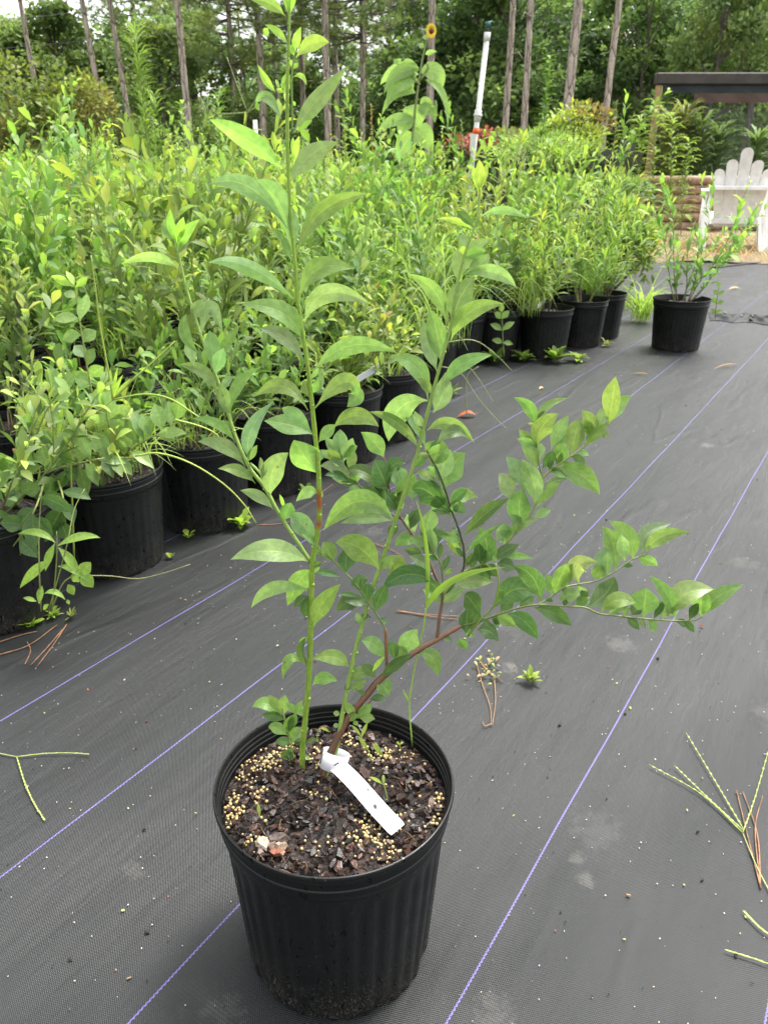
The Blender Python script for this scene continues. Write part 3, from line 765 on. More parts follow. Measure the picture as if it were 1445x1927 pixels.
# the thin sedge that grows at the back edge of the pot
gm = MB()
P = smooth_line([(776, 1405, .75, .9), (770, 1330, .752, .9), (776, 1280, .755, .9), (786, 1225, .757, .9), (797, 1180, .758, .9), (801, 1145, .758, .9)], 4)
tube(gm, [at(q[0], q[1], q[2]) - HC for q in P], P[:, 3] * .001, 6, (.22, .32, .06))
def blade(b, m, t, w, Yb, Yt, col=(.15, .25, .035)):
    b, m, t = at(*b, Yb), at(*m, (Yb + Yt) / 2), at(*t, Yt)
    v_ = (m - Vector((0, 0, CZ))).normalized()
    leaf(gm, b - HC, m - HC, t - HC, w * Yb / F, -v_, .5, col, 14, 2, pk=.75, petiole=0)
blade((801, 1148), (803, 1040), (782, 938), 9, .758, .74)
blade((801, 1148), (852, 1092), (952, 1067), 15, .757, .73)
blade((772, 1320), (764, 1310), (757, 1296), 5, .752, .75)
place(gm, 'grass_blade', M_LEAFF, hero, (0, 0, 0))
# ------------------------------------------------------------------ white plant tag looped on the stems
tg = empty('plant_tag', gnd(690, 1500, ZS + .004), 'blank white plastic plant tag looped round the brown stems in the nearest pot', 'plant tag')
TO = tg.location.copy()
a0, a1 = at(634, 1440, .694) , gnd(749, 1563, ZS + .0115)
ax = (a1 - a0).normalized()
sd_ = ax.cross(Vector((0, -.35, 1))).normalized()
up_ = sd_.cross(ax).normalized()
tm = MB()
NL = 24
v, f = [], []
Lt = (a1 - a0).length
for i in range(NL + 1):
    s = i / NL
    bend = .004 * math.sin(s * math.pi) + .002 * math.sin(s * 7)
    for sgn, th in ((-1, 1), (1, 1), (1, -1), (-1, -1)):
        hw = .0098 * (1 if i < NL else .93)
        v.append(a0 + ax * (Lt * s) + sd_ * (hw * sgn) + up_ * (bend + .0004 * th) - TO)
for i in range(NL):
    for j in range(4):
        k = (j + 1) % 4
        f.append((i * 4 + j, i * 4 + k, i * 4 + 4 + k, i * 4 + 4 + j))
f += [(3, 2, 1, 0), (NL * 4, NL * 4 + 1, NL * 4 + 2, NL * 4 + 3)]
tm.add([tuple(q) for q in v], f)
tb = tm.build('tag_strip', M_TAGW, tg, False)
# loop band round the stems
lc = at(630, 1428, .7045)
ld = (at(645, 1372, .7185) - lc).normalized()
e1 = ld.cross(Vector((0, 1, 0))).normalized()
e2 = ld.cross(e1).normalized()
lm = MB()
v, f = [], []
NB = 40
for i in range(NB + 1):
    th = 2 * math.pi * (i / NB) * .93 + .4
    for rr in (.0150, .0143):
        for h in (-.0115, .0085):
            q = lc + e1 * (rr * 1.1 * math.cos(th)) + e2 * (rr * math.sin(th)) + ld * h - TO
            v.append(tuple(q))
for i in range(NB):
    a, b = i * 4, i * 4 + 4
    slot = False
    f += [(a, b, b + 1, a + 1), (a + 2, a + 3, b + 3, b + 2), (a, a + 2, b + 2, b), (a + 1, b + 1, b + 3, a + 3)]
lm.add(v, f)
lb = lm.build('tag_loop', M_TAGW, tg)
mk = MB()
def mark(s, x, w, l, rot=0):
    c = a0 + ax * (Lt * s) + sd_ * x + up_ * (.004 * math.sin(s * math.pi) + .002 * math.sin(s * 7) + .0007)
    A = (ax * math.cos(rot) + sd_ * math.sin(rot)) * l / 2
    B = (sd_ * math.cos(rot) - ax * math.sin(rot)) * w / 2
    k = 7
    vs = [c + A * math.cos(2 * math.pi * i / k) + B * math.sin(2 * math.pi * i / k) - TO for i in range(k)]
    mk.add([tuple(q) for q in vs], [tuple(range(k))])
mark(.66, .001, .0042, .0068, .3)
mark(.02, -.001, .0022, .0060, 1.2)
for s, x, w, l, ro in ((.47, -.0060, .0011, .0034, .2), (.475, -.0045, .0010, .003, 1.0), (.487, -.0056, .001, .0026, -.7), (.515, -.0062, .0012, .0018, 0), (.53, -.0052, .0012, .0014, .4), (.72, .003, .0009, .0012, 0), (.76, -.003, .0007, .001, 0), (.42, -.007, .0006, .0016, .5), (.58, .004, .0005, .001, 0)):
    mark(s, x, w, l, ro)
cdir = Vector((0, 0, CZ)) - lc
cdir = (cdir - ld * cdir.dot(ld)).normalized()
csd = cdir.cross(ld).normalized()
q0 = lc + cdir * .0158 - csd * .0035 - TO
sk = MB()
sk.add([tuple(q0 + csd * x + ld * y) for x, y in ((-.0032, .0022), (.0012, -.0022), (.0032, -.0028), (-.0010, .0022))], [(0, 1, 2, 3)])
sk.build('slot', M_DARK, lb, False)
mk.build('smudge', M_DARK, tb, False)
# large bark piece on the soil
bk = MB()
rn = random.Random(4)
c = gnd(512, 1592, ZS + .006)
tgk = empty('bark_chunk', c, 'large grey and reddish piece of pine bark on the soil of the nearest pot', 'bark chunk')
for dx, dy, dz_, s, cl in ((0, 0, 0, .017, (.20, .13, .10)), (.006, .006, .004, .014, (.10, .075, .065)), (-.010, .003, .002, .011, (.30, .25, .19)), (.004, -.008, .001, .013, (.22, .085, .05)), (.010, -.003, .004, .009, (.30, .22, .16))):
    chip(bk, (dx, dy, dz_), s, rn, cl)
bk.build('bark_layer', M_BARK_CHIP, tgk, False)
# ------------------------------------------------------------------ nursery block: potted blueberries, pot to pot
def grow_shrub(rn, height, nshoot, lean=.35, leafL=.045, dens=.019, cols=None, nl=4, nw=2, z0=.216, lat=2, wid=.37, spread=.03, simple=False):
    st, fo = MB(), MB()
    cols = cols or [(.042, .090, .019), (.098, .172, .034), (.19, .28, .048)]
    cols = [np.array(c) for c in cols]
    glau = np.array((.115, .175, .085))
    tone = np.array([rn.uniform(.85, 1.2), rn.uniform(.9, 1.1), rn.uniform(.8, 1.2)])
    def shoot(p, d, L, r0, level):
        n = max(5, int(L / .05))
        pts = [np.array(p, float)]
        d = np.array(d, float)
        d /= np.linalg.norm(d)
        stp = L / n
        for i in range(n):
            d = d + np.array([rn.gauss(0, .09), rn.gauss(0, .09), .06 + rn.gauss(0, .06)])
            d /= np.linalg.norm(d)
            pts.append(pts[-1] + d * stp)
        P = np.array(pts)
        rad = np.linspace(r0, r0 * .35, n + 1)
        t0 = np.array((.13, .075, .045)) if level == 0 and rn.random() < .5 else np.array((.14, .20, .05))
        cc = np.array([t0 * (1 - i / n) + np.array((.20, .30, .07)) * (i / n) for i in range(n + 1)])
        tube(st, P, rad, 4 if simple else 5, cc, cap=False)
        k = max(3, int(L / dens))
        ang = rn.random() * 6.28
        gl = rn.random() < .35
        for q in range(k):
            s = (.16 if level == 0 else .05) + (1 - (.16 if level == 0 else .05)) * (q + .5) / k
            x = s * n
            i = min(int(x), n - 1)
            b = P[i] + (P[i + 1] - P[i]) * (x - i)
            T = (P[i + 1] - P[i]) / stp
            ang += 2.4 + rn.gauss(0, .3)
            a = np.cross(T, [0, 0, 1.0]) + np.array([1e-4, 0, 0])
            a /= np.linalg.norm(a)
            c_ = np.cross(T, a)
            rd = a * math.cos(ang) + c_ * math.sin(ang)
            e = R(rn.uniform(15, 62)) + s * .35
            D = rd * math.cos(e) + T * math.sin(e)
            Ll = leafL * rn.uniform(.7, 1.25) * (1 if s < .8 else 1.15 - .8 * (s - .8) / .2 * .9)
            N = T - D * (T @ D)
            N = N / (np.linalg.norm(N) + 1e-9) + np.array([0, 0, .35])
            drop = rn.uniform(.0, .20) * Ll
            t = b + D * Ll - np.array([0, 0, drop])
            m = b + D * Ll * .52 + np.array([0, 0, .03 * Ll])
            u = min(1, max(0, s + rn.gauss(0, .15)))
            col = cols[0] + (cols[1] - cols[0]) * min(1, u * 1.7) if u < .72 else cols[1] + (cols[2] - cols[1]) * min(1, (u - .72) / .28)
            if gl and u < .85:
                col = col * .5 + glau * .5
            col = col * rn.uniform(.8, 1.22) * np.array([rn.uniform(.85, 1.15), 1, rn.uniform(.8, 1.2)])
            col = col * tone
            if rn.random() < .006:
                col = np.array(rn.choice([(.22, .21, .035), (.18, .12, .04)]))
            leaf(fo, b, m, t, Ll * wid * rn.uniform(.85, 1.15), N, rn.uniform(.1, .5), col, nl, nw, pk=.92, lance=.12)
        if level < 1:
            for _ in range(rn.randint(1, lat + 1)):
                i = rn.randint(int(n * .25), max(int(n * .25) + 1, int(n * .8)))
                i = min(i, n - 1)
                dd = (P[i + 1] - P[i]) / stp + np.array([rn.gauss(0, .6), rn.gauss(0, .6), rn.uniform(0, .3)])
                shoot(P[i], dd, L * rn.uniform(.25, .5), rad[i] * .7, level + 1)
    for q in range(nshoot):
        a = rn.random() * 6.28
        le = lean * rn.uniform(.2, 1.2)
        shoot((spread * math.cos(a), spread * math.sin(a), z0 - .004), (le * math.cos(a), le * math.sin(a), 1), height * rn.uniform(.45, 1.12), .0028, 0)
    return st, fo
fb, fr = pot_parts(108)
def make_potted(rn, **kw):
    t = empty('potted_blueberry', (0, 0, 0), 'x', 'potted plant')
    if make_potted.pot is None:
        p = fb.build('pot', M_POT, t)
        rm = fr.build('rim', M_POT, p)
        for o in (p, rm):
            md = o.modifiers.new('edge', 'EDGE_SPLIT')
            md.split_angle = R(40)
        s = soil_disc(.1285, .212, 24, .006, 5)
        for i in range(60):
            a, q = rn.random() * 6.28, math.sqrt(rn.random()) * .12
            chip(s, (q * math.cos(a), q * math.sin(a), .216), rn.uniform(.006, .014), rn, (1, 1, 1))
        so_ = s.build('potting_soil', M_SOIL, t, False)
        make_potted.pot = (p, rm, so_)
    else:
        p, rm, so_ = make_potted.pot
        p2 = p.copy(); COL.objects.link(p2); p2.parent = t
        r2 = rm.copy(); COL.objects.link(r2); r2.parent = p2
        s2 = so_.copy(); COL.objects.link(s2); s2.parent = t
    st, fo = grow_shrub(rn, **kw)
    so2 = st.build('stems', M_STEM, t)
    fo.build('foliage', M_LEAFF, so2)
    return t
make_potted.pot = None
rn = random.Random(21)
protos = {'near': [], 'mid': [], 'far': [], 'weedy': []}
for i in range(5):
    protos['near'].append(make_potted(rn, height=rn.uniform(.30, .40), nshoot=12, lean=1.15, leafL=.048, nl=5, lat=4))
for i in range(7):
    protos['mid'].append(make_potted(rn, height=rn.uniform(.46, .64), nshoot=9, lean=.60, leafL=.056, lat=3))
for i in range(7):
    protos['far'].append(make_potted(rn, height=rn.uniform(.60, .78), nshoot=9, lean=.38, leafL=.062, dens=.024, nl=3, lat=3))
for i in range(4):
    protos['weedy'].append(make_potted(rn, height=rn.uniform(.52, .74), nshoot=10, lean=.50, leafL=.066, wid=.21, dens=.023, nl=3, lat=3,
                                       cols=[(.06, .12, .022), (.13, .23, .035), (.24, .33, .05)]))
used = set()
GRP = 'potted blueberries packed pot to pot in the nursery block'
def put(kind, pos, label, sc=1.0, group=GRP):
    ps = protos[kind]
    src = rn.choice(ps)
    if src.name in used:
        o = copy_tree(src)
    else:
        o = src
        used.add(src.name)
    o.location = pos
    o.scale = (sc, sc, sc)
    o.rotation_euler = (0, 0, rn.uniform(0, 6.28))
    tag(o, label, 'potted plant', group)
    return o
front = [
    ('near', nd(1.475, .77), 'short potted blueberry at the left edge, its pot half hidden behind the smartweed'),
    ('near', nd(1.465, 1.065), 'potted blueberry with sprawling shoots, clear black pot just right of the smartweed'),
    ('near', nd(1.455, 1.36), 'potted blueberry third from left in front row, rosette weed at its foot'),
    ('near', nd(1.46, 1.65), 'potted blueberry fourth from left in front row, behind the big plant\'s left shoot'),
    ('near', nd(1.43, 1.97), 'potted blueberry whose bare soil and rim show right of the big plant\'s stem'),
    ('near', nd(1.44, 2.26), 'potted blueberry at the gap in the front row beside the drooping grass weed'),
    ('mid', nd(1.755, 3.40), 'potted blueberry set back in the front row behind the upright middle shoot'),
    ('mid', nd(1.665, 3.63), 'shaded potted blueberry just left of the clear wide pot in the far row'),
    ('weedy', nd(1.46, 3.80), 'weedy plant in the clear wide black pot with a white scrap on its rim'),
    ('weedy', nd(1.40, 4.17), 'weedy potted plant directly right of the clear wide pot with the white scrap'),
    ('weedy', nd(1.385, 4.45), 'weedy potted plant last but one at the right end of the front row'),
    ('weedy', nd(1.55, 4.74), 'weedy potted plant in deep shade at the right end of the front row'),
]
spots = [p for _, p, _ in front]
front_objs = [put(k, p, l) for k, p, l in front]
cand = []
row = 0
n = 1.735
while n < 8.5:
    d = -2.5 + (.145 if row % 2 else 0)
    st = .292 if n < 3 else .33
    while d < (5.0 if n < 3.2 else 5.4 + (n - 3.2) * .8):
        p = nd(n + rn.uniform(-.02, .02), d + rn.uniform(-.02, .02))
        d += st
        if p.y < .9 or p.y > 8.3:
            continue
        if min((p - q).length for q in spots) < .27:
            continue
        zt = Vector((p.x, p.y, .85))
        a = proj(zt)
        if a[0] < -170 or a[0] > 1330:
            continue
        cand.append((p.length, n, p))
        spots.append(p)
    n += .262 if n < 3 else .31
    row += 1
cand.sort(key=lambda c: c[0])
lab_in = 'blueberry bush crowded behind the front row of pots, its own pot hidden among neighbours'
farmb, farst = [], []
for i, (dist, n, p) in enumerate(cand):
    if dist < 2.35:
        k = 'near' if n < 1.9 else 'mid'
    elif dist < 4.0:
        k = 'mid' if rn.random() < .75 else 'far'
    else:
        k = 'far'
    if p.x > .2 and n < 3.0 and dist > 3.2:
        k = 'weedy' if rn.random() < .6 else k
    if i < 286:
        put(k, p, lab_in, rn.uniform(.88, 1.18) if k != 'near' else 1.0)
    else:
        farmb.append(p)
print('field', len(cand), 'mass', len(farmb))
if farmb:
    base = []
    for q in range(3):
        s_, f_ = grow_shrub(random.Random(90 + q), .74, 9, .4, .062, .032, nl=2, nw=2, simple=True)
        base.append((np.concatenate(f_.V), f_.Fc, np.concatenate(f_.U), np.concatenate(f_.C)))
    mm = MB()
    for p in farmb:
        V, Fc, U, C = rn.choice(base)
        a = rn.uniform(0, 6.28)
        s = rn.uniform(.8, 1.32)
        X = V[:, 0] * math.cos(a) - V[:, 1] * math.sin(a)
        Yv = V[:, 0] * math.sin(a) + V[:, 1] * math.cos(a)
        mm.add(np.stack([X * s + p.x, Yv * s + p.y, V[:, 2] * s], 1), Fc, U, C * rn.uniform(.85, 1.15))
    tag(mm.build('blueberry_foliage', M_LEAFF), 'unbroken mass of blueberry tops at the back of the nursery block', 'foliage', None, 'stuff')
# traced sprawling shoots of the second front plant
def traced(parent, Y, stem, leaves, r=.0022, scol=(.22, .27, .08), seed=1):
    rr = random.Random(seed)
    inv = parent.matrix_basis.inverted()
    Pq = smooth_line([tuple(at(q[0], q[1], Y + (q[2] if len(q) > 2 else 0))) for q in stem], 4)
    s_ = MB()
    tube(s_, [inv @ Vector(q) for q in Pq], np.linspace(r, r * .5, len(Pq)), 6, scol)
    so_ = s_.build('shoot', M_STEM, parent)
    f_ = MB()
    for it in leaves.split(';'):
        v = it.split()
        bx, by, tx, ty, w = [float(q) for q in v[:5]]
        L = math.hypot(tx - bx, ty - by)
        j = int(np.argmin([(proj(q)[0] - bx) ** 2 + (proj(q)[1] - by) ** 2 for q in Pq]))
        Yb = Pq[j][1]
        dz = rr.uniform(-.4, .4) * L * Yb / F
        b, t = at(bx, by, Yb), at(tx, ty, Yb + dz)
        m = at((bx + tx) / 2, (by + ty) / 2 - .06 * L, Yb + dz / 2)
        v_ = (m - Vector((0, 0, CZ))).normalized()
        pr = (t - b).normalized().cross(v_)
        ro = R(rr.uniform(-35, 35))
        N = -v_ * math.cos(ro) + pr * math.sin(ro)
        c = np.array(KIND[v[5]]) * rr.uniform(.85, 1.15)
        leaf(f_, inv @ b, inv @ m, inv @ t, w * 1.15 * Yb / F, inv.to_3x3() @ N, rr.uniform(.1, .35), c, 8, 4, wav=.03, rnd=rr, pk=.92, lance=.08)
    f_.build('foliage', M_LEAF, so_)
bpy.context.view_layer.update()
FP = front_objs
traced(FP[1], 1.52, [(262, 862, .12), (200, 862), (140, 874), (80, 888), (10, 902), (-30, 905)], "150 880 166 934 30 m;100 890 92 936 28 d;40 895 20 962 36 m;130 880 106 926 26 d;70 890 44 846 28 m;90 884 78 838 28 m;110 880 122 834 28 g;140 872 108 848 26 m;60 900 18 878 26 d;25 900 -4 850 28 m;160 870 186 915 26 m;185 866 238 872 20 m;200 862 178 812 30 m;172 868 140 798 30 g;120 882 150 905 22 d;52 893 70 940 26 d;10 902 -20 940 30 d;215 862 250 895 22 m;190 864 215 900 20 d;-5 904 10 860 26 m;30 898 52 860 22 p;84 888 108 858 22 p;150 872 158 830 26 p", seed=2)
traced(FP[1], 1.56, [(262, 862, .1), (250, 846, .03), (280, 826), (318, 806), (336, 790)], "332 794 342 746 26 m;322 802 316 754 26 g;306 812 292 760 28 m;292 820 352 815 20 p;272 830 250 774 28 g;256 838 292 795 24 m;250 846 212 772 38 p;262 836 236 790 30 m;285 822 268 780 26 m;300 815 330 830 18 m;240 850 196 800 36 p;244 848 290 882 20 p", seed=3)
traced(FP[1], 1.60, [(235, 880, .08), (222, 845, .03), (205, 800), (200, 770)], "202 775 165 742 26 g;203 780 212 732 28 g;204 790 248 765 26 p;208 805 165 790 32 p;212 815 250 800 26 p;216 830 176 830 30 m;200 772 190 735 22 y;220 838 262 830 24 m;210 806 196 762 30 p", seed=4)
traced(FP[1], 1.75, [(190, 800, .02), (172, 730), (160, 660), (150, 600), (143, 548), (140, 535)], "140 540 96 520 14 y;141 540 125 510 12 y;142 542 166 522 13 y;145 560 120 552 16 p;150 600 100 602 20 p;150 606 164 552 22 g;157 645 182 622 24 m;155 630 118 640 22 m;162 675 140 650 22 g;168 710 196 690 24 m;170 722 140 712 26 m;178 750 210 740 22 m;164 690 178 655 20 m", seed=5)
traced(FP[0], 1.50, [(60, 900, .05), (66, 830), (90, 770), (112, 738)], "112 740 142 700 24 m;110 742 98 690 24 g;100 755 140 735 22 p;94 765 60 745 26 m;84 785 122 790 24 m;76 800 40 790 28 m;70 820 102 830 24 d;66 835 30 840 26 m", seed=6)
traced(FP[0], 1.36, [(85, 905, .1), (70, 950), (45, 1000), (20, 1035)], "75 935 140 965 30 d;68 955 30 1000 34 d;62 965 66 1035 36 d;50 990 0 985 32 d;45 1000 22 1060 30 d;35 1015 72 1050 30 d;22 1030 -15 1075 34 d;80 920 40 925 28 m;58 975 100 1010 32 d", seed=7)
traced(FP[0], 1.40, [(110, 905, .1), (118, 930), (120, 955), (112, 985)], "116 925 172 940 24 d;119 945 140 985 28 d;120 955 95 1000 36 d;114 980 130 1020 34 d;112 985 85 1020 26 d;117 930 80 950 28 d", seed=8)
# lone pot on the cloth, right
lone = make_potted(random.Random(8), height=.58, nshoot=9, lean=.55, leafL=.055, dens=.022, lat=2, nl=5, cols=[(.06, .12, .03), (.12, .20, .05), (.22, .30, .06)])
lone.location = nd(.93, 4.36)
lone.scale = (1.07,) * 3
lone.rotation_euler = (0, 0, 1.0)
tag(lone, 'sparse leggy blueberry in a black pot standing alone on the cloth before the white chair', 'potted plant')
for ps in protos.values():
    for o in ps:
        if o.name not in used:
            for c in list(o.children_recursive) + [o]:
                bpy.data.objects.remove(c)
def small_tag(p, rz, label, sz=1.0, tilt=.35):
    t = MB()
    box(t, (-.0095 * sz, -.0004, 0), (.0095 * sz, .0004, .075 * sz), M=Matrix.Rotation(tilt, 4, 'Y') @ Matrix.Rotation(.5, 4, 'X'))
    o = t.build('plant_tag', M_TAGW, None, False)
    o.location = p
    o.rotation_euler = (0, 0, rz)
    tag(o, label, 'plant tag')
small_tag(at(1290, 563, 4.24), .5, 'white plant tag lying in the lone pot before the white chair', 1.3, 1.2)
small_tag(at(1010, 578, 3.88), 1.5, 'crumpled white tag on the rim of the clear wide pot in the far front row', 1.3, 1.3)
small_tag(at(236, 842, 1.66), .2, 'small white tag standing in the clear pot just right of the smartweed', .8, .2)
small_tag(at(672, 715, 2.30), 1.2, 'white tag lying on the bare soil right of the big plant\'s main stem', 1.2, 1.2)

# ------------------------------------------------------------------ weeds between and in front of the pots
def weed(name, label, cat, stems, leaves, Y, col=(.20, .32, .045), r=.0016, group=None, nl=8, scol=(.17, .22, .06), mat=None, pk=.85, wav=.02):
    """stems: pixel polylines; leaves: bx by tx ty w [mx my]; all near forward distance Y"""
    p0 = at(stems[0][0][0], stems[0][0][1], Y)
    p0.z = max(p0.z, 0.0)
    t = empty(name, p0, label, cat, group)
    sm_, lm_ = MB(), MB()
    rr = random.Random(len(label))
    for k, s in enumerate(stems):
        Pq = smooth_line([tuple(at(q[0], q[1], Y + (q[2] if len(q) > 2 else 0))) for q in s], 4)
        tube(sm_, [Vector(q) - p0 for q in Pq], np.linspace(r, r * .55, len(Pq)), 6, scol)
    sm_.build('stem', M_STEM, t)
    for L in leaves:
        bx, by, tx, ty, w = L[:5]
        dz = rr.uniform(-.3, .3) * math.hypot(tx - bx, ty - by) * Y / F
        b, e = at(bx, by, Y), at(tx, ty, Y + dz)
        m = at(L[5], L[6], Y + dz / 2) if len(L) > 6 else (b + e) / 2 + Vector((0, 0, .06 * (e - b).length))
        v_ = (m - Vector((0, 0, CZ))).normalized()
        N = -v_ + Vector((rr.uniform(-.3, .3), 0, rr.uniform(0, .5)))
        c = np.array(col) * .78 * rr.uniform(.85, 1.15)
        leaf(lm_, b - p0, m - p0, e - p0, w * Y / F, N, .2, c, nl, 4, rnd=rr, wav=wav, pk=pk)
    if leaves:
        lm_.build('foliage', mat or M_LEAF, t)
    return t
weed('smartweed', 'bright green smartweed with narrow pointed leaves at the foot of the left front pots', 'weed',
     [[(92, 1152), (112, 1080), (128, 1020), (140, 960, .03), (160, 920, .05)], [(98, 1150), (105, 1085), (108, 1030), (107, 1000)], [(96, 1150), (118, 1100), (135, 1085), (150, 1070)], [(78, 1150), (75, 1080), (74, 1000, .02), (80, 915, .03)]],
     [(106, 1022, 34, 1005, 16, 72, 1002), (108, 1028, 190, 1012, 18, 150, 1010), (110, 1030, 150, 1085, 20, 133, 1055), (98, 1055, 38, 1107, 22, 66, 1075), (104, 1022, 86, 1075, 16, 92, 1048), (110, 1066, 172, 1098, 16, 140, 1072),
      (80, 1102, 74, 1137, 15), (84, 1117, 124, 1129, 13, 104, 1114), (70, 1132, 44, 1125, 10), (82, 1148, 93, 1137, 10), (150, 1085, 172, 1058, 28), (152, 1080, 176, 1106, 28), (150, 1082, 138, 1095, 22), (128, 1100, 140, 1120, 18), (127, 1128, 131, 1138, 8)], 1.28)
weed('sedge', 'tall yellow-green nutsedge with a spiky head and long arching blades over the left front pots', 'weed',
     [[(140, 1050), (137, 960), (135, 860), (150, 800), (190, 770), (213, 752)], [(213, 752), (205, 700), (190, 620), (180, 540), (172, 480)], [(213, 752), (250, 715), (290, 680), (330, 642)],
      [(213, 752), (270, 742, -.02), (320, 750, -.05), (375, 785, -.1)], [(255, 858), (300, 853), (360, 872), (420, 910), (460, 950), (482, 985)], [(330, 790), (370, 800), (400, 812), (415, 825)]],
     [(213, 752, 208, 695, 7), (213, 752, 232, 705, 7), (213, 752, 248, 712, 6), (213, 752, 222, 690, 6), (80, 855, 80, 700, 7), (110, 830, 118, 765, 9)], 1.50, (.30, .42, .045), .0022, scol=(.27, .38, .06))
weed('trailing_stem', 'single thin pale grass stem lying over the cloth right of the smartweed', 'weed', [[(165, 1083), (210, 1084), (260, 1089), (310, 1078), (358, 1062)]], [], 1.42, r=.0012, scol=(.24, .26, .11))
def rosette(px, py, label, k, sz, seed, col=(.22, .36, .04), up=.35, wid=.5, group='small weeds sprouting along the foot of the front pots'):
    rr = random.Random(seed)
    p0 = gnd(px, py)
    t = MB()
    for i in range(k):
        a = i * 2.4 + rr.uniform(-.3, .3)
        L = sz * rr.uniform(.5, 1.1)
        D = Vector((math.cos(a), math.sin(a), rr.uniform(.05, up * 2)))
        D.normalize()
        b = Vector((D.x * .1 * L, D.y * .1 * L, .002 + rr.uniform(0, sz * .25)))
        e = b + D * L
        leaf(t, b, (b + e) / 2 + Vector((0, 0, .1 * L)), e, L * wid, (-D.x * .3, -D.y * .3, 1), .2, np.array(col) * .62 * rr.uniform(.8, 1.25), 6, 2)
    o = t.build('weed_rosette', M_LEAFF)
    o.location = p0
    tag(o, label, 'weed', group)
    return o
rosette(58, 1180, 'round-leaved clover-like weed at the base of the leftmost front pot', 14, .028, 1, (.27, .42, .04), wid=.75)
rosette(100, 1162, 'fine feathery weed tuft at the foot of the smartweed stems', 30, .022, 2, (.25, .38, .05), .8, .25)
rosette(135, 1163, 'tiny sparse weed on the cloth right of the smartweed foot', 14, .020, 3, (.22, .30, .06), .6, .2)
rosette(455, 992, 'lobed rosette weed on the cloth at the foot of the third front pot', 16, .050, 4, (.24, .38, .04), .5, .42)
rosette(355, 1014, 'pair of bright seed leaves between the second and third front pots', 9, .026, 5, (.28, .42, .04), .5, .6)
rosette(320, 1052, 'tiny bright sprout at the right foot of the pot beside the smartweed', 7, .018, 6, (.30, .42, .05), .9, .5)
rosette(575, 930, 'small weed at the right foot of the fourth front pot', 14, .035, 7, (.16, .26, .04), .8, .5)
rosette(1045, 682, 'creeping leafy weed before the clear wide pot, spreading right', 34, .085, 8, (.17, .28, .04), .9, .4)
rosette(1085, 680, 'low weed sprig right of the creeping weed before the wide pot', 20, .07, 9, (.2, .3, .04), .5, .4)
rosette(985, 680, 'low weed patch left of the creeping weed before the wide pot', 24, .075, 10, (.16, .26, .04), .6, .4)
rosette(930, 685, 'dark low weed patch in the shade of the set-back pots', 24, .08, 11, (.10, .18, .03), .6, .35)
rosette(1140, 652, 'low reddish-green weed by the last pots of the front row', 12, .05, 12, (.2, .24, .05), .5, .4)
rosette(848, 745, 'small leafy weed by the drooping grass in the front-row gap', 16, .06, 13, (.18, .3, .04), 1.0, .35)
weed('leafy_weed', 'upright weed with paired leaves before the shaded pots, left of the wide pot', 'weed',
     [[(948, 670), (946, 640), (945, 610), (943, 585)]], [(946, 645, 925, 640, 11), (946, 645, 965, 648, 10), (945, 622, 922, 610, 12), (945, 622, 968, 606, 12), (944, 600, 930, 588, 12), (944, 600, 958, 585, 12), (943, 588, 944, 572, 10)], 3.72, (.17, .28, .06), .003)
def grass_clump(name, label, pos, k, L, w, seed, col=(.16, .27, .05), lean=.7, group=None):
    rr = random.Random(seed)
    t = MB()
    for i in range(k):
        a = rr.random() * 6.28
        l = L * rr.uniform(.5, 1.1)
        le = lean * rr.uniform(.2, 1.2)
        b = Vector((rr.gauss(0, .03), rr.gauss(0, .03), 0))
        D = Vector((math.cos(a) * le, math.sin(a) * le, 1)).normalized()
        m = b + D * l * .55
        e = m + Vector((D.x * 1.2, D.y * 1.2, D.z * rr.uniform(-.5, .5))).normalized() * l * .5
        leaf(t, b, m, e, w * rr.uniform(.7, 1.2), Vector((-D.x, -D.y, 1)), .5, np.array(col) * .78 * rr.uniform(.75, 1.3), 8, 2, pk=.7, petiole=0)
    o = t.build(name, M_LEAFF)
    o.location = pos
    return tag(o, label, 'grass', group)
GG = 'grass tufts growing among the pots'
grass_clump('grass_tuft', 'bright tuft of long grass between the front row end and the lone pot', gnd(1205, 606), 90, .36, .007, 31, (.22, .34, .05), .9, GG)
grass_clump('grass_tuft', 'grass tuft drooping over the pots at the right end of the front row', nd(1.50, 4.55, .20), 80, .42, .007, 32, (.17, .28, .05), 1.1, GG)
grass_clump('grass_tuft', 'grass tuft in the gap of the front row right of the big plant', nd(1.55, 2.45, .2), 60, .34, .007, 33, (.17, .29, .05), .8, GG)
grass_clump('grass_tuft', 'grass growing in the pot behind the upright middle shoot', nd(1.72, 2.75, .2), 70, .38, .007, 34, (.19, .31, .05), .8, GG)
grass_clump('grass_tuft', 'grass tuft rising between pots in the dim middle of the left block', nd(2.25, 1.75, .22), 45, .40, .007, 35, (.18, .29, .06), .6, GG)
grass_clump('grass_tuft', 'fine grass tuft in the weedy pots above the clear wide pot', nd(1.6, 4.0, .22), 70, .42, .006, 36, (.18, .29, .05), .7, GG)
rg = random.Random(61)
for i in range(34):
    px, py = rg.uniform(10, 960), rg.uniform(330, 620)
    Y = 1.55 * 963 / max(260, py - 120) + rg.uniform(-.2, .3)
    q = at(px, py, Y)
    grass_clump('grass_tuft', 'tuft of fine grass coming up through the crowded blueberry bushes', (q.x, Y, .22), 16, rg.uniform(.55, .80), .007, 600 + i, rg.choice([(.16, .26, .05), (.20, .30, .06), (.15, .24, .06)]), .45, 'grass coming up through the bushes')
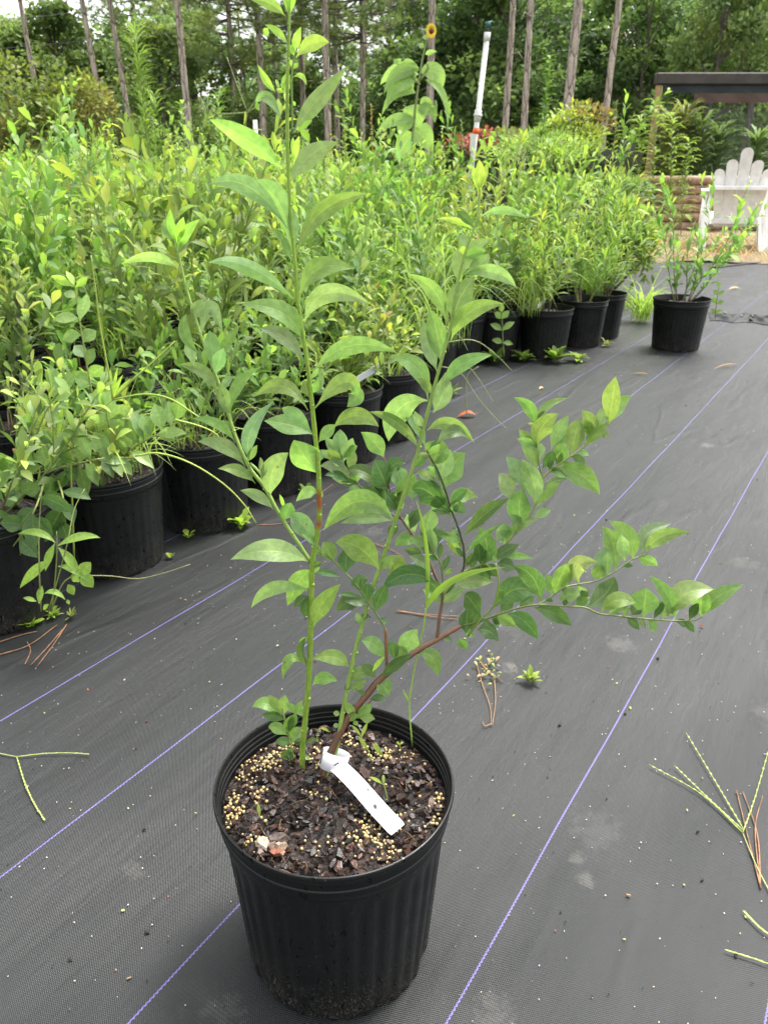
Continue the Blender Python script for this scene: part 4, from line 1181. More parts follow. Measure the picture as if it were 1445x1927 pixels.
for i in range(12):
    q = nd(1.47 + rg.uniform(-.08, .10), rg.choice([.8, 1.1, 1.38, 1.66, 1.98, 2.25, 3.45, 3.68, 4.2, 4.45]) + rg.uniform(-.06, .06), .215)
    grass_clump('grass_tuft', 'tuft of fine grass sprouting in the soil of a front row pot', q, 26, rg.uniform(.20, .34), .005, 700 + i, rg.choice([(.17, .27, .05), (.21, .30, .07)]), .9, 'grass sprouting in the front row pots')
# gap plants: where the front row is open, weeds droop over the cloth
weed('drooping_grass', 'long drooping grass stalks reaching over the cloth by the front-row gap', 'weed',
     [[(830, 690), (865, 700), (900, 750), (935, 790), (955, 808)], [(850, 690), (880, 690), (905, 720), (930, 760)], [(835, 645), (890, 640), (930, 665), (965, 700)], [(820, 610), (850, 620), (870, 640), (880, 660)], [(878, 780), (877, 740), (880, 705), (900, 690)]],
     [], 2.75, r=.002, scol=(.24, .30, .12))
# weedy sprig behind the lone pot
weed('leafy_weed', 'dark leafy sprig growing up behind the right side of the lone pot', 'weed', [[(1345, 600), (1347, 575), (1350, 555), (1352, 540)]],
     [(1346, 590, 1336, 582, 9), (1346, 590, 1358, 585, 9), (1348, 572, 1338, 560, 9), (1348, 572, 1362, 568, 9), (1350, 556, 1342, 546, 8), (1351, 556, 1364, 548, 9), (1352, 542, 1351, 530, 7)], 4.75, (.10, .17, .04), .003)
# ------------------------------------------------------------------ litter on the cloth
def sticks(name, label, cat, lines, mat, r, group=None, col=(1, 1, 1), z=.003):
    p0 = gnd(*lines[0][0])
    t = MB()
    for l in lines:
        P = smooth_line([tuple(gnd(q[0], q[1], q[2] if len(q) > 2 else z)) for q in l], 5)
        tube(t, [Vector(q) - p0 for q in P], np.linspace(r, r * .6, len(P)), 6, col)
    o = t.build(name, mat)
    o.location = p0
    return tag(o, label, cat, group)
PN = 'dry pine needles lying on the cloth'
sticks('pine_needles', 'long reddish pine needles by the foot of the leftmost front pot', 'pine needles', [[(0, 1232), (55, 1214), (108, 1176)], [(0, 1208), (40, 1195), (70, 1188)], [(52, 1208), (58, 1225), (48, 1250)]], M_NEEDLE, .0013, PN)
sticks('pine_needles', 'pair of reddish pine needles pointing to the smartweed foot', 'pine needles', [[(126, 1175), (100, 1215), (70, 1255)], [(118, 1185), (90, 1218), (58, 1252)]], M_NEEDLE, .0011, PN)
sticks('pine_needles', 'bundle of brown pine needles lying among the crabgrass at the right edge', 'pine needles', [[(1431, 1672), (1405, 1570), (1385, 1487)], [(1430, 1670), (1424, 1570), (1397, 1490)], [(1430, 1668), (1420, 1560), (1434, 1498)]], M_NEEDLE, .0012, PN)
sticks('pine_needles', 'tan pine needles lying behind the brown woody stem', 'pine needles', [[(745, 1150), (800, 1156), (870, 1160)], [(752, 1149), (810, 1160), (868, 1166)]], M_NEEDLE, .0012, PN)
sticks('pine_needles', 'reddish pine needles behind the middle shoot', 'pine needles', [[(690, 1018), (730, 1032), (760, 1048)], [(680, 1010), (690, 1030)]], M_NEEDLE, .0012, PN)
sticks('pine_needles', 'brown needle between the third front pot and the big plant', 'pine needles', [[(485, 988), (530, 985), (580, 972)], [(600, 930), (626, 912)]], M_NEEDLE, .0012, PN)
CG = (.26, .31, .11)
def crab(label, segs):
    t = sticks('crabgrass_head', label, 'grass', [segs[0]], M_STEM, .0012, 'crabgrass seed heads lying on the cloth', CG, .004)
    p0 = t.location
    mb = MB()
    rr = random.Random(len(label))
    for s in segs[1:]:
        P = smooth_line([tuple(gnd(q[0], q[1], .005)) for q in s], 8)
        tube(mb, [Vector(q) - p0 for q in P], np.linspace(.0009, .0005, len(P)), 5, CG)
        for i in range(1, len(P) - 1):
            for sg in (-1, 1):
                q = Vector(P[i]) - p0 + Vector((sg * .0007, rr.uniform(-.0006, .0006), .0003))
                d = (Vector(P[i + 1]) - Vector(P[i])).normalized()
                leaf(mb, q, q + d * .0025 + Vector((sg * .0002, 0, 0)), q + d * .0055, .0014, (0, 0, 1), .2, np.array(CG) * rr.uniform(.8, 1.2), 3, 2)
    mb.build('spikelets', M_LEAFF, t)
crab('forked crabgrass seed head lying on the cloth at the left edge', [[(-40, 1412), (0, 1418), (32, 1424)], [(32, 1424), (85, 1418), (130, 1417), (168, 1419)], [(32, 1424), (48, 1475), (65, 1512), (85, 1544)]])
crab('crabgrass seed head with five long spikes spread on the cloth at the right edge', [[(1460, 1700), (1425, 1635), (1397, 1568)], [(1396, 1566), (1320, 1495), (1220, 1438)], [(1397, 1562), (1330, 1500), (1268, 1440)], [(1398, 1560), (1345, 1470), (1290, 1378)], [(1397, 1566), (1420, 1500), (1450, 1395)]])
crab('crabgrass spikes cut off by the bottom right corner', [[(1470, 1800), (1446, 1812)], [(1446, 1814), (1405, 1800), (1368, 1789)], [(1450, 1762), (1425, 1742), (1400, 1716)]])
rosette(998, 1285, 'small bright green seedling with pointed leaves growing on the cloth right of the pot', 20, .026, 41, (.26, .36, .06), 1.1, .34, None)
# dried uprooted weed
tdw = sticks('uprooted_weed', 'dried uprooted weed with tan roots lying on the cloth right of the pot', 'weed', [[(895, 1245), (908, 1290), (922, 1330), (924, 1365)], [(930, 1280), (932, 1320), (926, 1365)], [(924, 1362), (912, 1366), (908, 1358)], [(900, 1240), (918, 1262), (945, 1282)], [(905, 1250), (925, 1270)]], M_STEM, .0010, None, (.24, .14, .065), .005)
dl = MB()
rr = random.Random(5)
for q in range(34):
    px, py = rr.gauss(918, 14), rr.gauss(1258, 13)
    b = gnd(px, py, .008) - tdw.location
    e = b + Vector((rr.uniform(-.009, .009), rr.uniform(-.009, .009), rr.uniform(0, .008)))
    leaf(dl, b, (b + e) / 2 + Vector((0, 0, .002)), e, .006, (0, 0, 1), .3, rr.choice([(.22, .24, .08), (.3, .2, .13), (.16, .2, .06), (.25, .25, .12)]), 4, 2)
dl.build('foliage', M_LEAFF, tdw)
def dead_leaf(px, py, L, w, ang, label, col, z=.004):
    p = gnd(px, py)
    t = MB()
    D = Vector((math.cos(ang), math.sin(ang), .1))
    leaf(t, D * -L / 2 + Vector((0, 0, z)), Vector((0, 0, z + L * .06 + w * .15)), D * L / 2 + Vector((0, 0, z)), w, (0, 0, 1), .5, col, 8, 4, wav=.08, rnd=random.Random(3))
    o = t.build('dead_leaf', M_LEAFF)
    o.location = p
    tag(o, label, 'dead leaf')
dead_leaf(878, 785, .075, .035, .1, 'rust brown curled leaf on the cloth under the drooping grass', (.26, .07, .025))
dead_leaf(1320, 1181, .010, .007, .2, 'tiny dark red curled leaf on the cloth under the lowest right branch tip', (.14, .02, .015))
dead_leaf(1202, 706, .08, .010, -.5, 'thin tan leaf on the cloth before the lone pot, left one', (.20, .11, .05))
dead_leaf(1365, 692, .15, .012, .3, 'thin orange-tan leaf on the cloth right of the lone pot', (.22, .12, .05))
dead_leaf(1018, 733, .022, .016, .5, 'tiny pale tan leaf bit on the cloth beside a purple line', (.5, .35, .2))
dead_leaf(655, 1132, .022, .016, .5, 'small pinkish dry leaf bit behind the middle shoot', (.55, .34, .26))
dead_leaf(1380, 545, .10, .03, .2, 'tan dry leaf far up on the cloth before the chair', (.42, .28, .14))
# loose scatter too small and many to count
sc = MB()
rr = random.Random(77)
for i in range(4200):
    n_, d_ = rr.uniform(-1.0, 1.28), rr.uniform(.15, 4.6) if rr.random() < .6 else rr.uniform(.15, 2.0)
    p = nd(n_, d_)
    if (p - HC).length < .125:
        continue
    kind = rr.random()
    if kind < .62:
        chip(sc, (p.x, p.y, .0022), rr.uniform(.0006, .0016), rr, rr.choice([(.62, .6, .55), (.5, .48, .44), (.55, .42, .3)]))
    elif kind < .88:
        chip(sc, (p.x, p.y, .0025), rr.uniform(.0007, .0020) if rr.random() < .95 else .0038, rr, rr.choice([(.012, .010, .010), (.02, .015, .013)]))
    else:
        chip(sc, (p.x, p.y, .0025), rr.uniform(.0010, .0030), rr, rr.choice([(.2, .08, .05), (.3, .18, .1), (.35, .4, .12)]))
tag(sc.build('debris_specks', M_DEBRIS, None, False), 'tiny pale and dark specks of bark and grit strewn over the cloth', 'debris', None, 'stuff')
# rumpled free edge where two sheets of cloth overlap, far right
fm_ = MB()
rr = random.Random(15)
NA, NB_ = 120, 26
vv, ff = [], []
a_, b_ = gnd(1335, 603), gnd(1500, 612)
dd = (b_ - a_)
nn = Vector((-dd.y, dd.x, 0)).normalized()
for i in range(NA + 1):
    s_ = i / NA
    for j in range(NB_ + 1):
        t_ = j / NB_
        env = min(1, s_ * 6) * math.sin(math.pi * min(1, t_ * 1.02)) ** .6
        h = env * (.010 + .009 * math.sin(s_ * 21 + t_ * 6 + 1.8 * math.sin(s_ * 9)) + .003 * math.sin(s_ * 47 - t_ * 9))
        p_ = a_ + dd * s_ + nn * (t_ * .34 - .03 + .03 * math.sin(s_ * 17))
        vv.append((p_.x - a_.x, p_.y - a_.y, .004 + max(0, h)))
for i in range(NA):
    for j in range(NB_):
        k = i * (NB_ + 1) + j
        ff.append((k, k + NB_ + 1, k + NB_ + 2, k + 1))
fm_.add(vv, ff)
o = fm_.build('cloth_fold', plain('black_cloth', (.010, .0105, .011), .6, 20, .3, .25))
o.location = a_
tag(o, 'rumpled black fold where two ground cloth sheets overlap at the right edge', 'ground cloth')
sc2 = MB()
for i in range(5):
    p_ = a_ + dd * rr.uniform(.05, .5) + nn * rr.uniform(.02, .26)
    chip(sc2, (p_.x, p_.y, .018), rr.uniform(.010, .022), rr, (.14, .135, .13))
tag(sc2.build('paper_scraps', M_DEBRIS, None, False), 'pale scraps caught in the rumpled cloth fold at the right edge', 'scraps', None, 'stuff')
sticks('dark_cord', 'dark stick lying along the far end of the cloth before the chair', 'stick', [[(1338, 503), (1370, 500), (1405, 496), (1430, 494)]], M_DARK, .010, None, (1, 1, 1), .012)
# ------------------------------------------------------------------ pine straw stalks beside the chair
sg = MB()
rr = random.Random(9)
for i in range(2600):
    x, y = rr.uniform(2.3, 7.5), rr.uniform(8.1, 11.5)
    y -= .25 * (x - 3.5) * .6
    if y < 8.0 or (x < 2.9 and rr.random() < .5):
        continue
    l = rr.uniform(.06, .20)
    a = rr.random() * 6.28
    b = Vector((x, y, .02))
    e = b + Vector((math.cos(a) * l * .8, math.sin(a) * l * .8, rr.uniform(.1, .9) * l))
    leaf(sg, b, (b + e) / 2 + Vector((0, 0, .02)), e, .007, (0, -1, .6), .3, np.array(rr.choice([(.36, .22, .08), (.28, .15, .06), (.42, .29, .13), (.14, .18, .05), (.12, .2, .05)])) * rr.uniform(.7, 1.2), 3, 1, petiole=0)
tag(sg.build('dry_grass', M_LEAFF), 'tan dry grass and straw round the feet of the white chair', 'dry grass', None, 'stuff')
# ------------------------------------------------------------------ white chair
ch = empty('garden_chair', gnd(1372, 471), 'weathered white wooden garden chair with five round-topped back slats, seen from behind', 'chair', None, R(-20))
def slat(mb, cx, w0, w1, z0, z1, lean, th=.02, fan=0.0):
    """rounded-top board: base at (cx, z0), leaning back by lean per metre"""
    k = 9
    out = []
    h = z1 - z0
    for i in range(2):
        pass
    pr = [(-w0 / 2, 0), (w0 / 2, 0), (w1 / 2, h - w1 / 2)]
    for i in range(k + 1):
        a = math.pi * i / k
        pr.append((w1 / 2 * math.cos(a), h - w1 / 2 + w1 / 2 * math.sin(a)))
    pr.append((-w1 / 2, h - w1 / 2))
    pts = []
    for s in (0, th):
        for x, z in pr:
            pts.append((cx + x + fan * z, -lean * z + s, z0 + z))
    n_ = len(pr)
    f = [tuple(range(n_)), tuple(range(2 * n_ - 1, n_ - 1, -1))] + [(i, n_ + i, n_ + (i + 1) % n_, (i + 1) % n_) for i in range(n_)]
    mb.add(pts, f)
for i, (cx, w0, w1, z1, fan) in enumerate([(-.186, .088, .118, .90, -.12), (-.095, .092, .126, 1.00, -.058), (0, .094, .132, 1.12, 0), (.095, .092, .126, .99, .058), (.186, .088, .118, .90, .12)]):
    s = MB()
    slat(s, cx, w0, w1, .27, z1, .28, .02, fan)
    s.build('back_slat', M_WHITE, ch, False)
s = MB(); box(s, (-.35, -.185, .675), (.35, -.095, .72), bev=.006, M=Matrix.Translation((0, -.055, 0))); s.build('back_rail', M_WHITE, ch, False)
s = MB(); box(s, (-.26, -.055, .30), (.26, -.03, .36), bev=.005); s.build('lower_rail', M_WHITE, ch, False)
for sg_ in (-1, 1):
    s = MB()
    box(s, (-.05, -.30, .655), (.05, .60, .675), bev=.006, M=Matrix.Translation((sg_ * .37, .06, 0)))
    s.build('armrest', M_WHITE, ch, False)
    s = MB()
    # long sloping side board: front of the seat down to the ground behind
    P = [(.55, .40), (.55, .28), (-.30, 0), (-.42, 0), (-.42, .03)]
    v = [(sg_ * .30 + q, y, z) for q in (-.012, .012) for y, z in P]
    n_ = len(P)
    s.add(v, [tuple(range(n_)), tuple(range(2 * n_ - 1, n_ - 1, -1))] + [(i, n_ + i, n_ + (i + 1) % n_, (i + 1) % n_) for i in range(n_)])
    s.build('seat_side', M_WHITE, ch, False)
    s = MB(); box(s, (-.045, -.012, 0), (.045, .012, .65), bev=.004, M=Matrix.Translation((sg_ * .345, .54, 0))); s.build('leg', M_WHITE, ch, False)
    s = MB()
    box(s, (-.04, -.012, 0), (.04, .012, .70), bev=.004, M=Matrix.Translation((sg_ * .335, -.36, 0)) @ Matrix.Rotation(R(-17), 4, 'X'))
    s.build('leg', M_WHITE, ch, False)
s = MB()
for i in range(6):
    y = .02 + i * .09
    box(s, (-.29, y, .285 + .022 * i), (.29, y + .078, .305 + .022 * i), bev=.004)
s.build('seat', M_WHITE, ch, False)
# ------------------------------------------------------------------ timber raised bed
bd = empty('raised_bed', at(1265, 420, 12.5) * 1.0, 'raised garden bed walled with five stacked brown half-round timber logs behind the white chair', 'raised bed')
bd.location.z = 0
bx0, bx1 = at(1207, 380, 12.5).x - bd.location.x, 5.2
zt_ = at(1265, 331, 12.5).z
zb_ = at(1265, 417, 12.5).z
hl = (zt_ - zb_) / 5
for i in range(6):
    lg = MB()
    zc = zt_ - hl * (i + .5)
    P = [(bx0 + (bx1 - bx0) * q / 8 , .01 * math.sin(q * 1.3 + i), zc + .004 * math.sin(q + i * 2)) for q in range(9)]
    tube(lg, P, hl * .515, 14)
    lg.build('log', M_LOG, bd)
pp = MB()
box(pp, (bx0 - .16, -.20, 0), (bx0 - .02, -.06, zt_ + .02), bev=.01)
pp.build('corner_post', M_POST, bd, False)
sb = MB()
box(sb, (bx0, .06, .0), (bx1, 2.6, zt_ - .08))
sb.build('bed_soil', M_SOIL, bd, False)
# ------------------------------------------------------------------ shade house
YS = 15.2
sh = empty('shade_house', Vector((at(1222, 300, YS).x, YS, 0)), 'shade house with brown covered beam, dark net valance and screen, behind the white chair', 'shade house')
o0 = sh.location.copy()
zl = at(1225, 160, YS).z
zh = at(1225, 137, YS).z
pm_ = MB(); box(pm_, (-.05, -.05, 0), (.05, .05, zl), bev=.008); pm_.build('post', M_POST, sh, False)
pm_ = MB(); box(pm_, (2.9, 3.0, 0), (3.0, 3.1, zl), bev=.008); pm_.build('post', M_GREYBARK, sh, False)
bm_ = MB(); box(bm_, (-.08, -.09, zl), (6.0, .09, zh), bev=.02); bm_.build('beam', M_BEAM, sh, False)
def net_mat(name, col, alpha):
    g = NG(name)
    p = g.n('BsdfPrincipled', {'Base Color': col, 'Roughness': .8})
    t = g.n('BsdfTransparent')
    return g.done(g.n('MixShader', {0: alpha, 1: t, 2: p}))
M_NET = net_mat('shade_net', (.02, .026, .03), .90)
M_SCREEN = net_mat('insect_screen', (.045, .06, .06), .34)
def drape(name, x0, x1, z0, z1, y, mat, rip, k=60):
    t = MB()
    v = [(x0 + (x1 - x0) * i / k, y + rip * math.sin(i * .8) * (1 - j / 6) + rip * .5 * math.sin(i * 2.1 + j), z0 + (z1 - z0) * j / 6) for j in range(7) for i in range(k + 1)]
    t.add(v, [(j * (k + 1) + i, j * (k + 1) + i + 1, (j + 1) * (k + 1) + i + 1, (j + 1) * (k + 1) + i) for j in range(6) for i in range(k)])
    return t.build(name, mat, sh)
za, zb2 = at(1300, 194, YS).z, at(1300, 176, YS).z
drape('valance', .12, 6.0, zb2 - .0, zl, -.03, M_NET, .02)
drape('valance_hem', .62, 6.0, za, zb2, -.05, plain('brown_net', (.085, .05, .04), .8), .02)
drape('screen_panel', .9, 6.0, .2, za, .05, M_SCREEN, .01)
drape('roof_net', .45, 6.0, zl, zh - .02, 1.2, M_NET, .05)
# ------------------------------------------------------------------ irrigation riser
YR = 6.0
pt, pb = at(917, 62, YR), at(889, 300, YR)
dr = (pt - pb).normalized()
pg = pb - dr * (pb.z / dr.z)
ir = empty('irrigation_riser', pg, 'leaning white plastic sprinkler riser pipe rising out of the blueberries', 'sprinkler riser')
Lr = (pt - pg).length
def seg(name, s0, s1, r, mat, sides=16):
    t = MB()
    tube(t, [dr * s0, dr * (s0 + s1) / 2, dr * s1], r, sides)
    t.build(name, mat, ir)
def srow(py):
    return (at(917 - (py - 62) * 28 / 238, py, YR) - pg).length
seg('pipe', 0, Lr, .0175, M_PVC)
seg('end_coupling', srow(78), Lr + .003, .0215, M_PVC)
seg('coupling', srow(229), srow(207), .024, M_PVC)
seg('clamp', srow(219), srow(215), .030, M_PVC)
seg('sprinkler_head', Lr, Lr + .035, .009, M_DARK)
t = MB(); tube(t, [dr * (Lr + .035), dr * (Lr + .065)], .014, 10); tube(t, [dr * (Lr + .055) + Vector((-.025, 0, 0)), dr * (Lr + .055) + Vector((.025, 0, .01))], .006, 8)
t.build('sprinkler_nozzle', plain('teal_plastic', (.03, .12, .13), .5), ir)
t = MB(); s0, s1 = srow(252), srow(241)
tube(t, [dr * s0, dr * s1], .0215, 16)
c0 = dr * s0
leaf(t, c0 + Vector((-.02, -.02, .02)), c0 + Vector((-.03, -.02, -.04)), c0 + Vector((-.04, -.02, -.14)), .03, (0, -1, 0), .2, (1, 1, 1), 8, 2, wav=.1, rnd=random.Random(1))
o = t.build('flagging_tape', M_ORANGE)
o.location = pg
tag(o, 'orange flagging tape tied round the leaning white sprinkler pipe', 'tape')
t = MB(); box(t, (-.028, -.012, -.11), (.0, -.008, .0))
o = t.build('hang_tag', M_PVC, None, False)
o.location = pg + dr * srow(252) + Vector((-.012, -.02, 0))
tag(o, 'white tag hanging below the orange tape on the sprinkler pipe', 'tag')
# ------------------------------------------------------------------ sunflower
sf = weed('sunflower', 'tall sunflower with one small yellow bloom and big drooping heart-shaped leaves above the block', 'sunflower',
     [[(772, 330), (776, 260), (782, 200), (790, 140), (797, 100), (806, 68)], [(790, 160), (765, 135), (748, 120)], [(792, 150), (805, 128), (803, 118)]],
     [(783, 122, 778, 168, 34, 770, 136), (788, 132, 722, 178, 22, 748, 138), (786, 150, 728, 205, 29, 748, 160), (790, 136, 832, 168, 29, 822, 138), (800, 150, 842, 246, 12, 834, 180), (782, 175, 718, 218, 20, 745, 175), (784, 196, 787, 246, 44, 784, 215), (782, 225, 706, 258, 20, 738, 228), (786, 205, 818, 232, 22, 810, 208), (780, 225, 752, 262, 26, 760, 235),
      (788, 128, 745, 140, 19), (786, 140, 715, 160, 26, 745, 135), (790, 195, 815, 192, 17), (800, 102, 822, 97, 8), (797, 90, 787, 83, 9), (804, 72, 794, 70, 8), (748, 120, 740, 112, 9), (748, 120, 755, 110, 9), (780, 240, 815, 285, 39), (778, 250, 745, 300, 37)],
     5.2, (.19, .29, .09), .008, None, 10, pk=.58, wav=.05)
fh = at(811, 59, 5.15) - sf.location
t = MB()
for i in range(16):
    a = i * math.pi / 8
    D = Vector((math.cos(a) * .8, -.25, math.sin(a)))
    leaf(t, fh + D * .010, fh + D * .026 + Vector((0, -.006, 0)), fh + D * .040, .016, (.2, -1, .1), .2, (1, 1, 1), 4, 2)
t.build('petals', M_PETAL, sf)
t = MB(); ball(t, fh + Vector((.002, -.006, 0)), .014, (.05, .025, .01), 1); t.build('flower_centre', M_BARK_CHIP, sf)
# ------------------------------------------------------------------ tall weeds and shrubs behind the block
def spire(name, label, base_px, top_px, Y, k, leafL, w, seed, col, cat='weed', group=None, up=.5, taper=True, r=.008):
    rr = random.Random(seed)
    top = at(top_px[0], top_px[1], Y)
    b0 = at(base_px[0], base_px[1], Y)
    b0.z = 0
    t = empty(name, b0, label, cat, group)
    P = smooth_line([(0, 0, 0), tuple((top - b0) * .5 + Vector((rr.gauss(0, .02), rr.gauss(0, .02), 0))), tuple(top - b0)], 8)
    s = MB(); tube(s, P, np.linspace(r, r * .3, len(P)), 6, (.17, .20, .06)); s.build('stem', M_STEM, t)
    f = MB()
    for i in range(k):
        q = .15 + .85 * (i + rr.random()) / k
        x = q * (len(P) - 1)
        j = min(int(x), len(P) - 2)
        b = Vector(P[j] + (P[j + 1] - P[j]) * (x - j))
        a = rr.random() * 6.28
        l = leafL * rr.uniform(.7, 1.2) * ((1.15 - .75 * q) if taper else 1)
        D = Vector((math.cos(a), math.sin(a), up * rr.uniform(.4, 1.4))).normalized()
        e = b + D * l
        leaf(f, b, (b + e) / 2 + Vector((0, 0, .12 * l)), e - Vector((0, 0, .1 * l)), w * rr.uniform(.8, 1.2), (-D.x, -D.y, 1.2), .3, np.array(col) * .76 * rr.uniform(.75, 1.3), 3, 2, petiole=0)
    f.build('foliage', M_LEAFF, t)
    return t
spire('horseweed', 'tall dense horseweed spire standing behind the right end of the block', (1015, 300), (1034, 108), 7.2, 260, .17, .022, 51, (.12, .22, .04), up=.6)
spire('dogfennel', 'tall feathery yellow-green dog fennel at left behind the block', (275, 300), (255, 62), 6.6, 520, .16, .010, 52, (.17, .27, .05), up=.7, taper=False)
spire('dogfennel', 'shorter feathery dog fennel just right of the tall one at left', (300, 300), (290, 180), 6.8, 260, .14, .010, 53, (.15, .25, .05), up=.7, taper=False)
spire('horseweed', 'slim grey-green spire weed by the foot of the rightmost slim pine', (1160, 290), (1160, 190), 8.5, 160, .10, .012, 54, (.10, .17, .06))
spire('horseweed', 'small green spire weed near the sunflower foot, right side', (866, 270), (868, 226), 7.4, 100, .10, .010, 55, (.14, .24, .05))
spire('horseweed', 'rusty brown seed spike beside the sunflower, left side', (694, 290), (698, 195), 6.5, 90, .07, .018, 56, (.26, .16, .05))
spire('tall_weed', 'light green weed spire between the rusty spike and the big plant', (645, 300), (645, 205), 6.3, 140, .10, .022, 57, (.19, .26, .06))
spire('tall_weed', 'pale leafy weed top near the left middle, behind the block', (345, 300), (343, 195), 5.6, 90, .15, .03, 58, (.17, .27, .07))
spire('tall_weed', 'bright yellow-green weed top at left between shrub and dog fennel', (207, 310), (205, 235), 4.9, 120, .10, .022, 59, (.27, .36, .05))
spire('tall_weed', 'feathery light weed in front of the pines, left of the big plant', (408, 290), (410, 178), 7.5, 240, .16, .010, 60, (.15, .26, .05), taper=False)
for i, (bx, tx, ty, Y, lab) in enumerate([(1232, 1232, 190, 11.5, 'tallest nettle-like weed beside the bare wooden post'), (1208, 1205, 222, 11.3, 'thin nettle-like weed left of the bare wooden post'), (1262, 1265, 215, 11.8, 'nettle-like weed right of the bare wooden post'),
                                         (1290, 1296, 262, 11.6, 'short nettle-like weed above the log wall'), (1188, 1183, 245, 11.2, 'thin weed left of the log wall end')]):
    spire('nettle_weed', lab, (bx, 380), (tx, ty), Y, 90, .20, .045, 70 + i, (.17, .26, .045), group='tall weeds in front of the raised bed', up=.25, taper=False)
for i, (bx, ty, Y, c, lab) in enumerate([(1255, 225, 13.6, (.13, .15, .05), 'olive brown reedy plant in the raised bed, left'), (1285, 215, 13.8, (.12, .14, .05), 'olive brown reedy plant in the raised bed, middle'), (1315, 235, 13.7, (.09, .14, .05), 'dark green reedy plant in the raised bed left of the chair'),
                                         (1350, 250, 14.0, (.08, .13, .05), 'dark leafy plant in the raised bed behind the chair back'), (1420, 262, 14.0, (.10, .16, .06), 'broad green plant in the raised bed right of the chair back')]):
    for q in range(1):
        spire('bed_plant', lab, (bx, 330), (bx + 4, ty), Y, 240, .42, .05, 80 + i, c, 'plant', 'plants growing in the raised bed', .8, False, .015)
def bush(name, label, cx, cy, rx, rz, Y, k, seed, cols, leafL=.07, w=.035, cat='shrub', group=None, ry=None, stemcol=(.05, .04, .03)):
    """leafy shrub; pixel centre and metre radii"""
    rr = random.Random(seed)
    c = at(cx, cy, Y)
    b0 = Vector((c.x, c.y, 0))
    t = empty(name, b0, label, cat, group)
    s, f = MB(), MB()
    ry = ry or rx
    lumps = []
    for i in range(16):
        a, u = rr.random() * 6.28, rr.uniform(-.8, 1)
        q = math.sqrt(1 - min(.98, abs(u)) ** 2) * rr.uniform(.45, .95)
        lumps.append(Vector((rx * q * math.cos(a), ry * q * math.sin(a), c.z + rz * u * .85)))
    for L in lumps:
        P = smooth_line([(0, 0, 0), tuple(L * .5 + Vector((rr.gauss(0, .05), rr.gauss(0, .05), 0))), tuple(L)], 4)
        tube(s, P, np.linspace(.014, .004, len(P)), 5, stemcol)
        cc = np.array(rr.choice(cols)) * rr.uniform(.75, 1.25)
        sz = rr.uniform(.24, .40)
        for j in range(k // 16):
            d = Vector((rr.gauss(0, 1), rr.gauss(0, 1), rr.gauss(0, 1))).normalized() * (rr.random() ** .5)
            b = L + Vector((d.x * rx * sz * 1.3, d.y * ry * sz * 1.3, d.z * rz * sz * 1.3))
            D = (d + Vector((rr.gauss(0, .6), rr.gauss(0, .6), .3 + rr.gauss(0, .4)))).normalized()
            l = leafL * rr.uniform(.6, 1.2)
            c_ = cc if rr.random() < .85 else np.array(rr.choice(cols))
            leaf(f, b, b + D * l * .5 + Vector((0, 0, .08 * l)), b + D * l, w * rr.uniform(.8, 1.2), (rr.gauss(0, .5), rr.gauss(0, .5) - .3, 1), .3, c_ * .78 * rr.uniform(.8, 1.2), 2, 2, petiole=0)
    s.build('stems', M_STEM, t)
    f.build('foliage', M_LEAFF, t)
    return t
YB = [(.12, .17, .03), (.16, .20, .035), (.20, .20, .04), (.15, .13, .035), (.08, .13, .028), (.10, .16, .03)]
bush('bronze_shrub', 'big rounded shrub with yellow and rusty leaves at the left edge', 55, 225, .62, .62, 10, 3000, 101, YB, .085, .05, group='yellowing shrubs at left behind the block')
bush('bronze_shrub', 'yellowing shrub with dark gaps, second from the left edge', 150, 230, .50, .55, 10.5, 2400, 102, YB, .085, .05, group='yellowing shrubs at left behind the block')
bush('bronze_shrub', 'dark fine-leaved shrub right of the yellowing shrubs at left', 205, 240, .42, .34, 11.5, 2000, 103, [(.05, .09, .025), (.08, .12, .03), (.10, .11, .03)], .06, .03)
bush('nandina', 'rounded bush with lime and bronze leaves behind the right end of the block', 1082, 268, .42, .26, 8.2, 2000, 104, [(.20, .30, .04), (.24, .32, .04), (.12, .18, .035), (.16, .12, .04)], .07, .035)
RD = [(.24, .07, .055), (.18, .06, .045), (.14, .18, .045), (.12, .2, .04)]
bush('red_shrub', 'low bush with coral red young leaves right of the white sprinkler pipe', 935, 268, .42, .10, 9.0, 900, 105, RD, .06, .028, group='red-leaved bushes behind the block')
bush('red_shrub', 'small coral red bush against the white sprinkler pipe', 905, 268, .13, .10, 8.8, 420, 106, [(.30, .08, .065), (.24, .075, .06)], .05, .025, group='red-leaved bushes behind the block')
bush('red_shrub', 'coral red sprig left of the dark-leaved elephant ear', 1052, 302, .07, .12, 7.6, 300, 107, RD, .05, .025, group='red-leaved bushes behind the block')
bush('grass_bush', 'loose light green weed thicket left of the elephant ear', 1010, 285, .40, .12, 7.4, 1100, 108, [(.16, .26, .05), (.2, .3, .05)], .10, .018)
for i, (cx, cy, rx, rz, Y, lab) in enumerate([(1120, 372, .5, .14, 6.6, 'low thicket in front of the lime and bronze bush'),
                                           (1150, 470, .28, .33, 6.0, 'green weed thicket left of the log wall')]):
    bush('weed_thicket', lab, cx, cy, rx, rz, Y, 1500, 120 + i, [(.13, .22, .04), (.19, .29, .05), (.10, .17, .04), (.24, .30, .06)], .10, .026, 'weeds', 'weed thickets behind the block')
rw = random.Random(63)
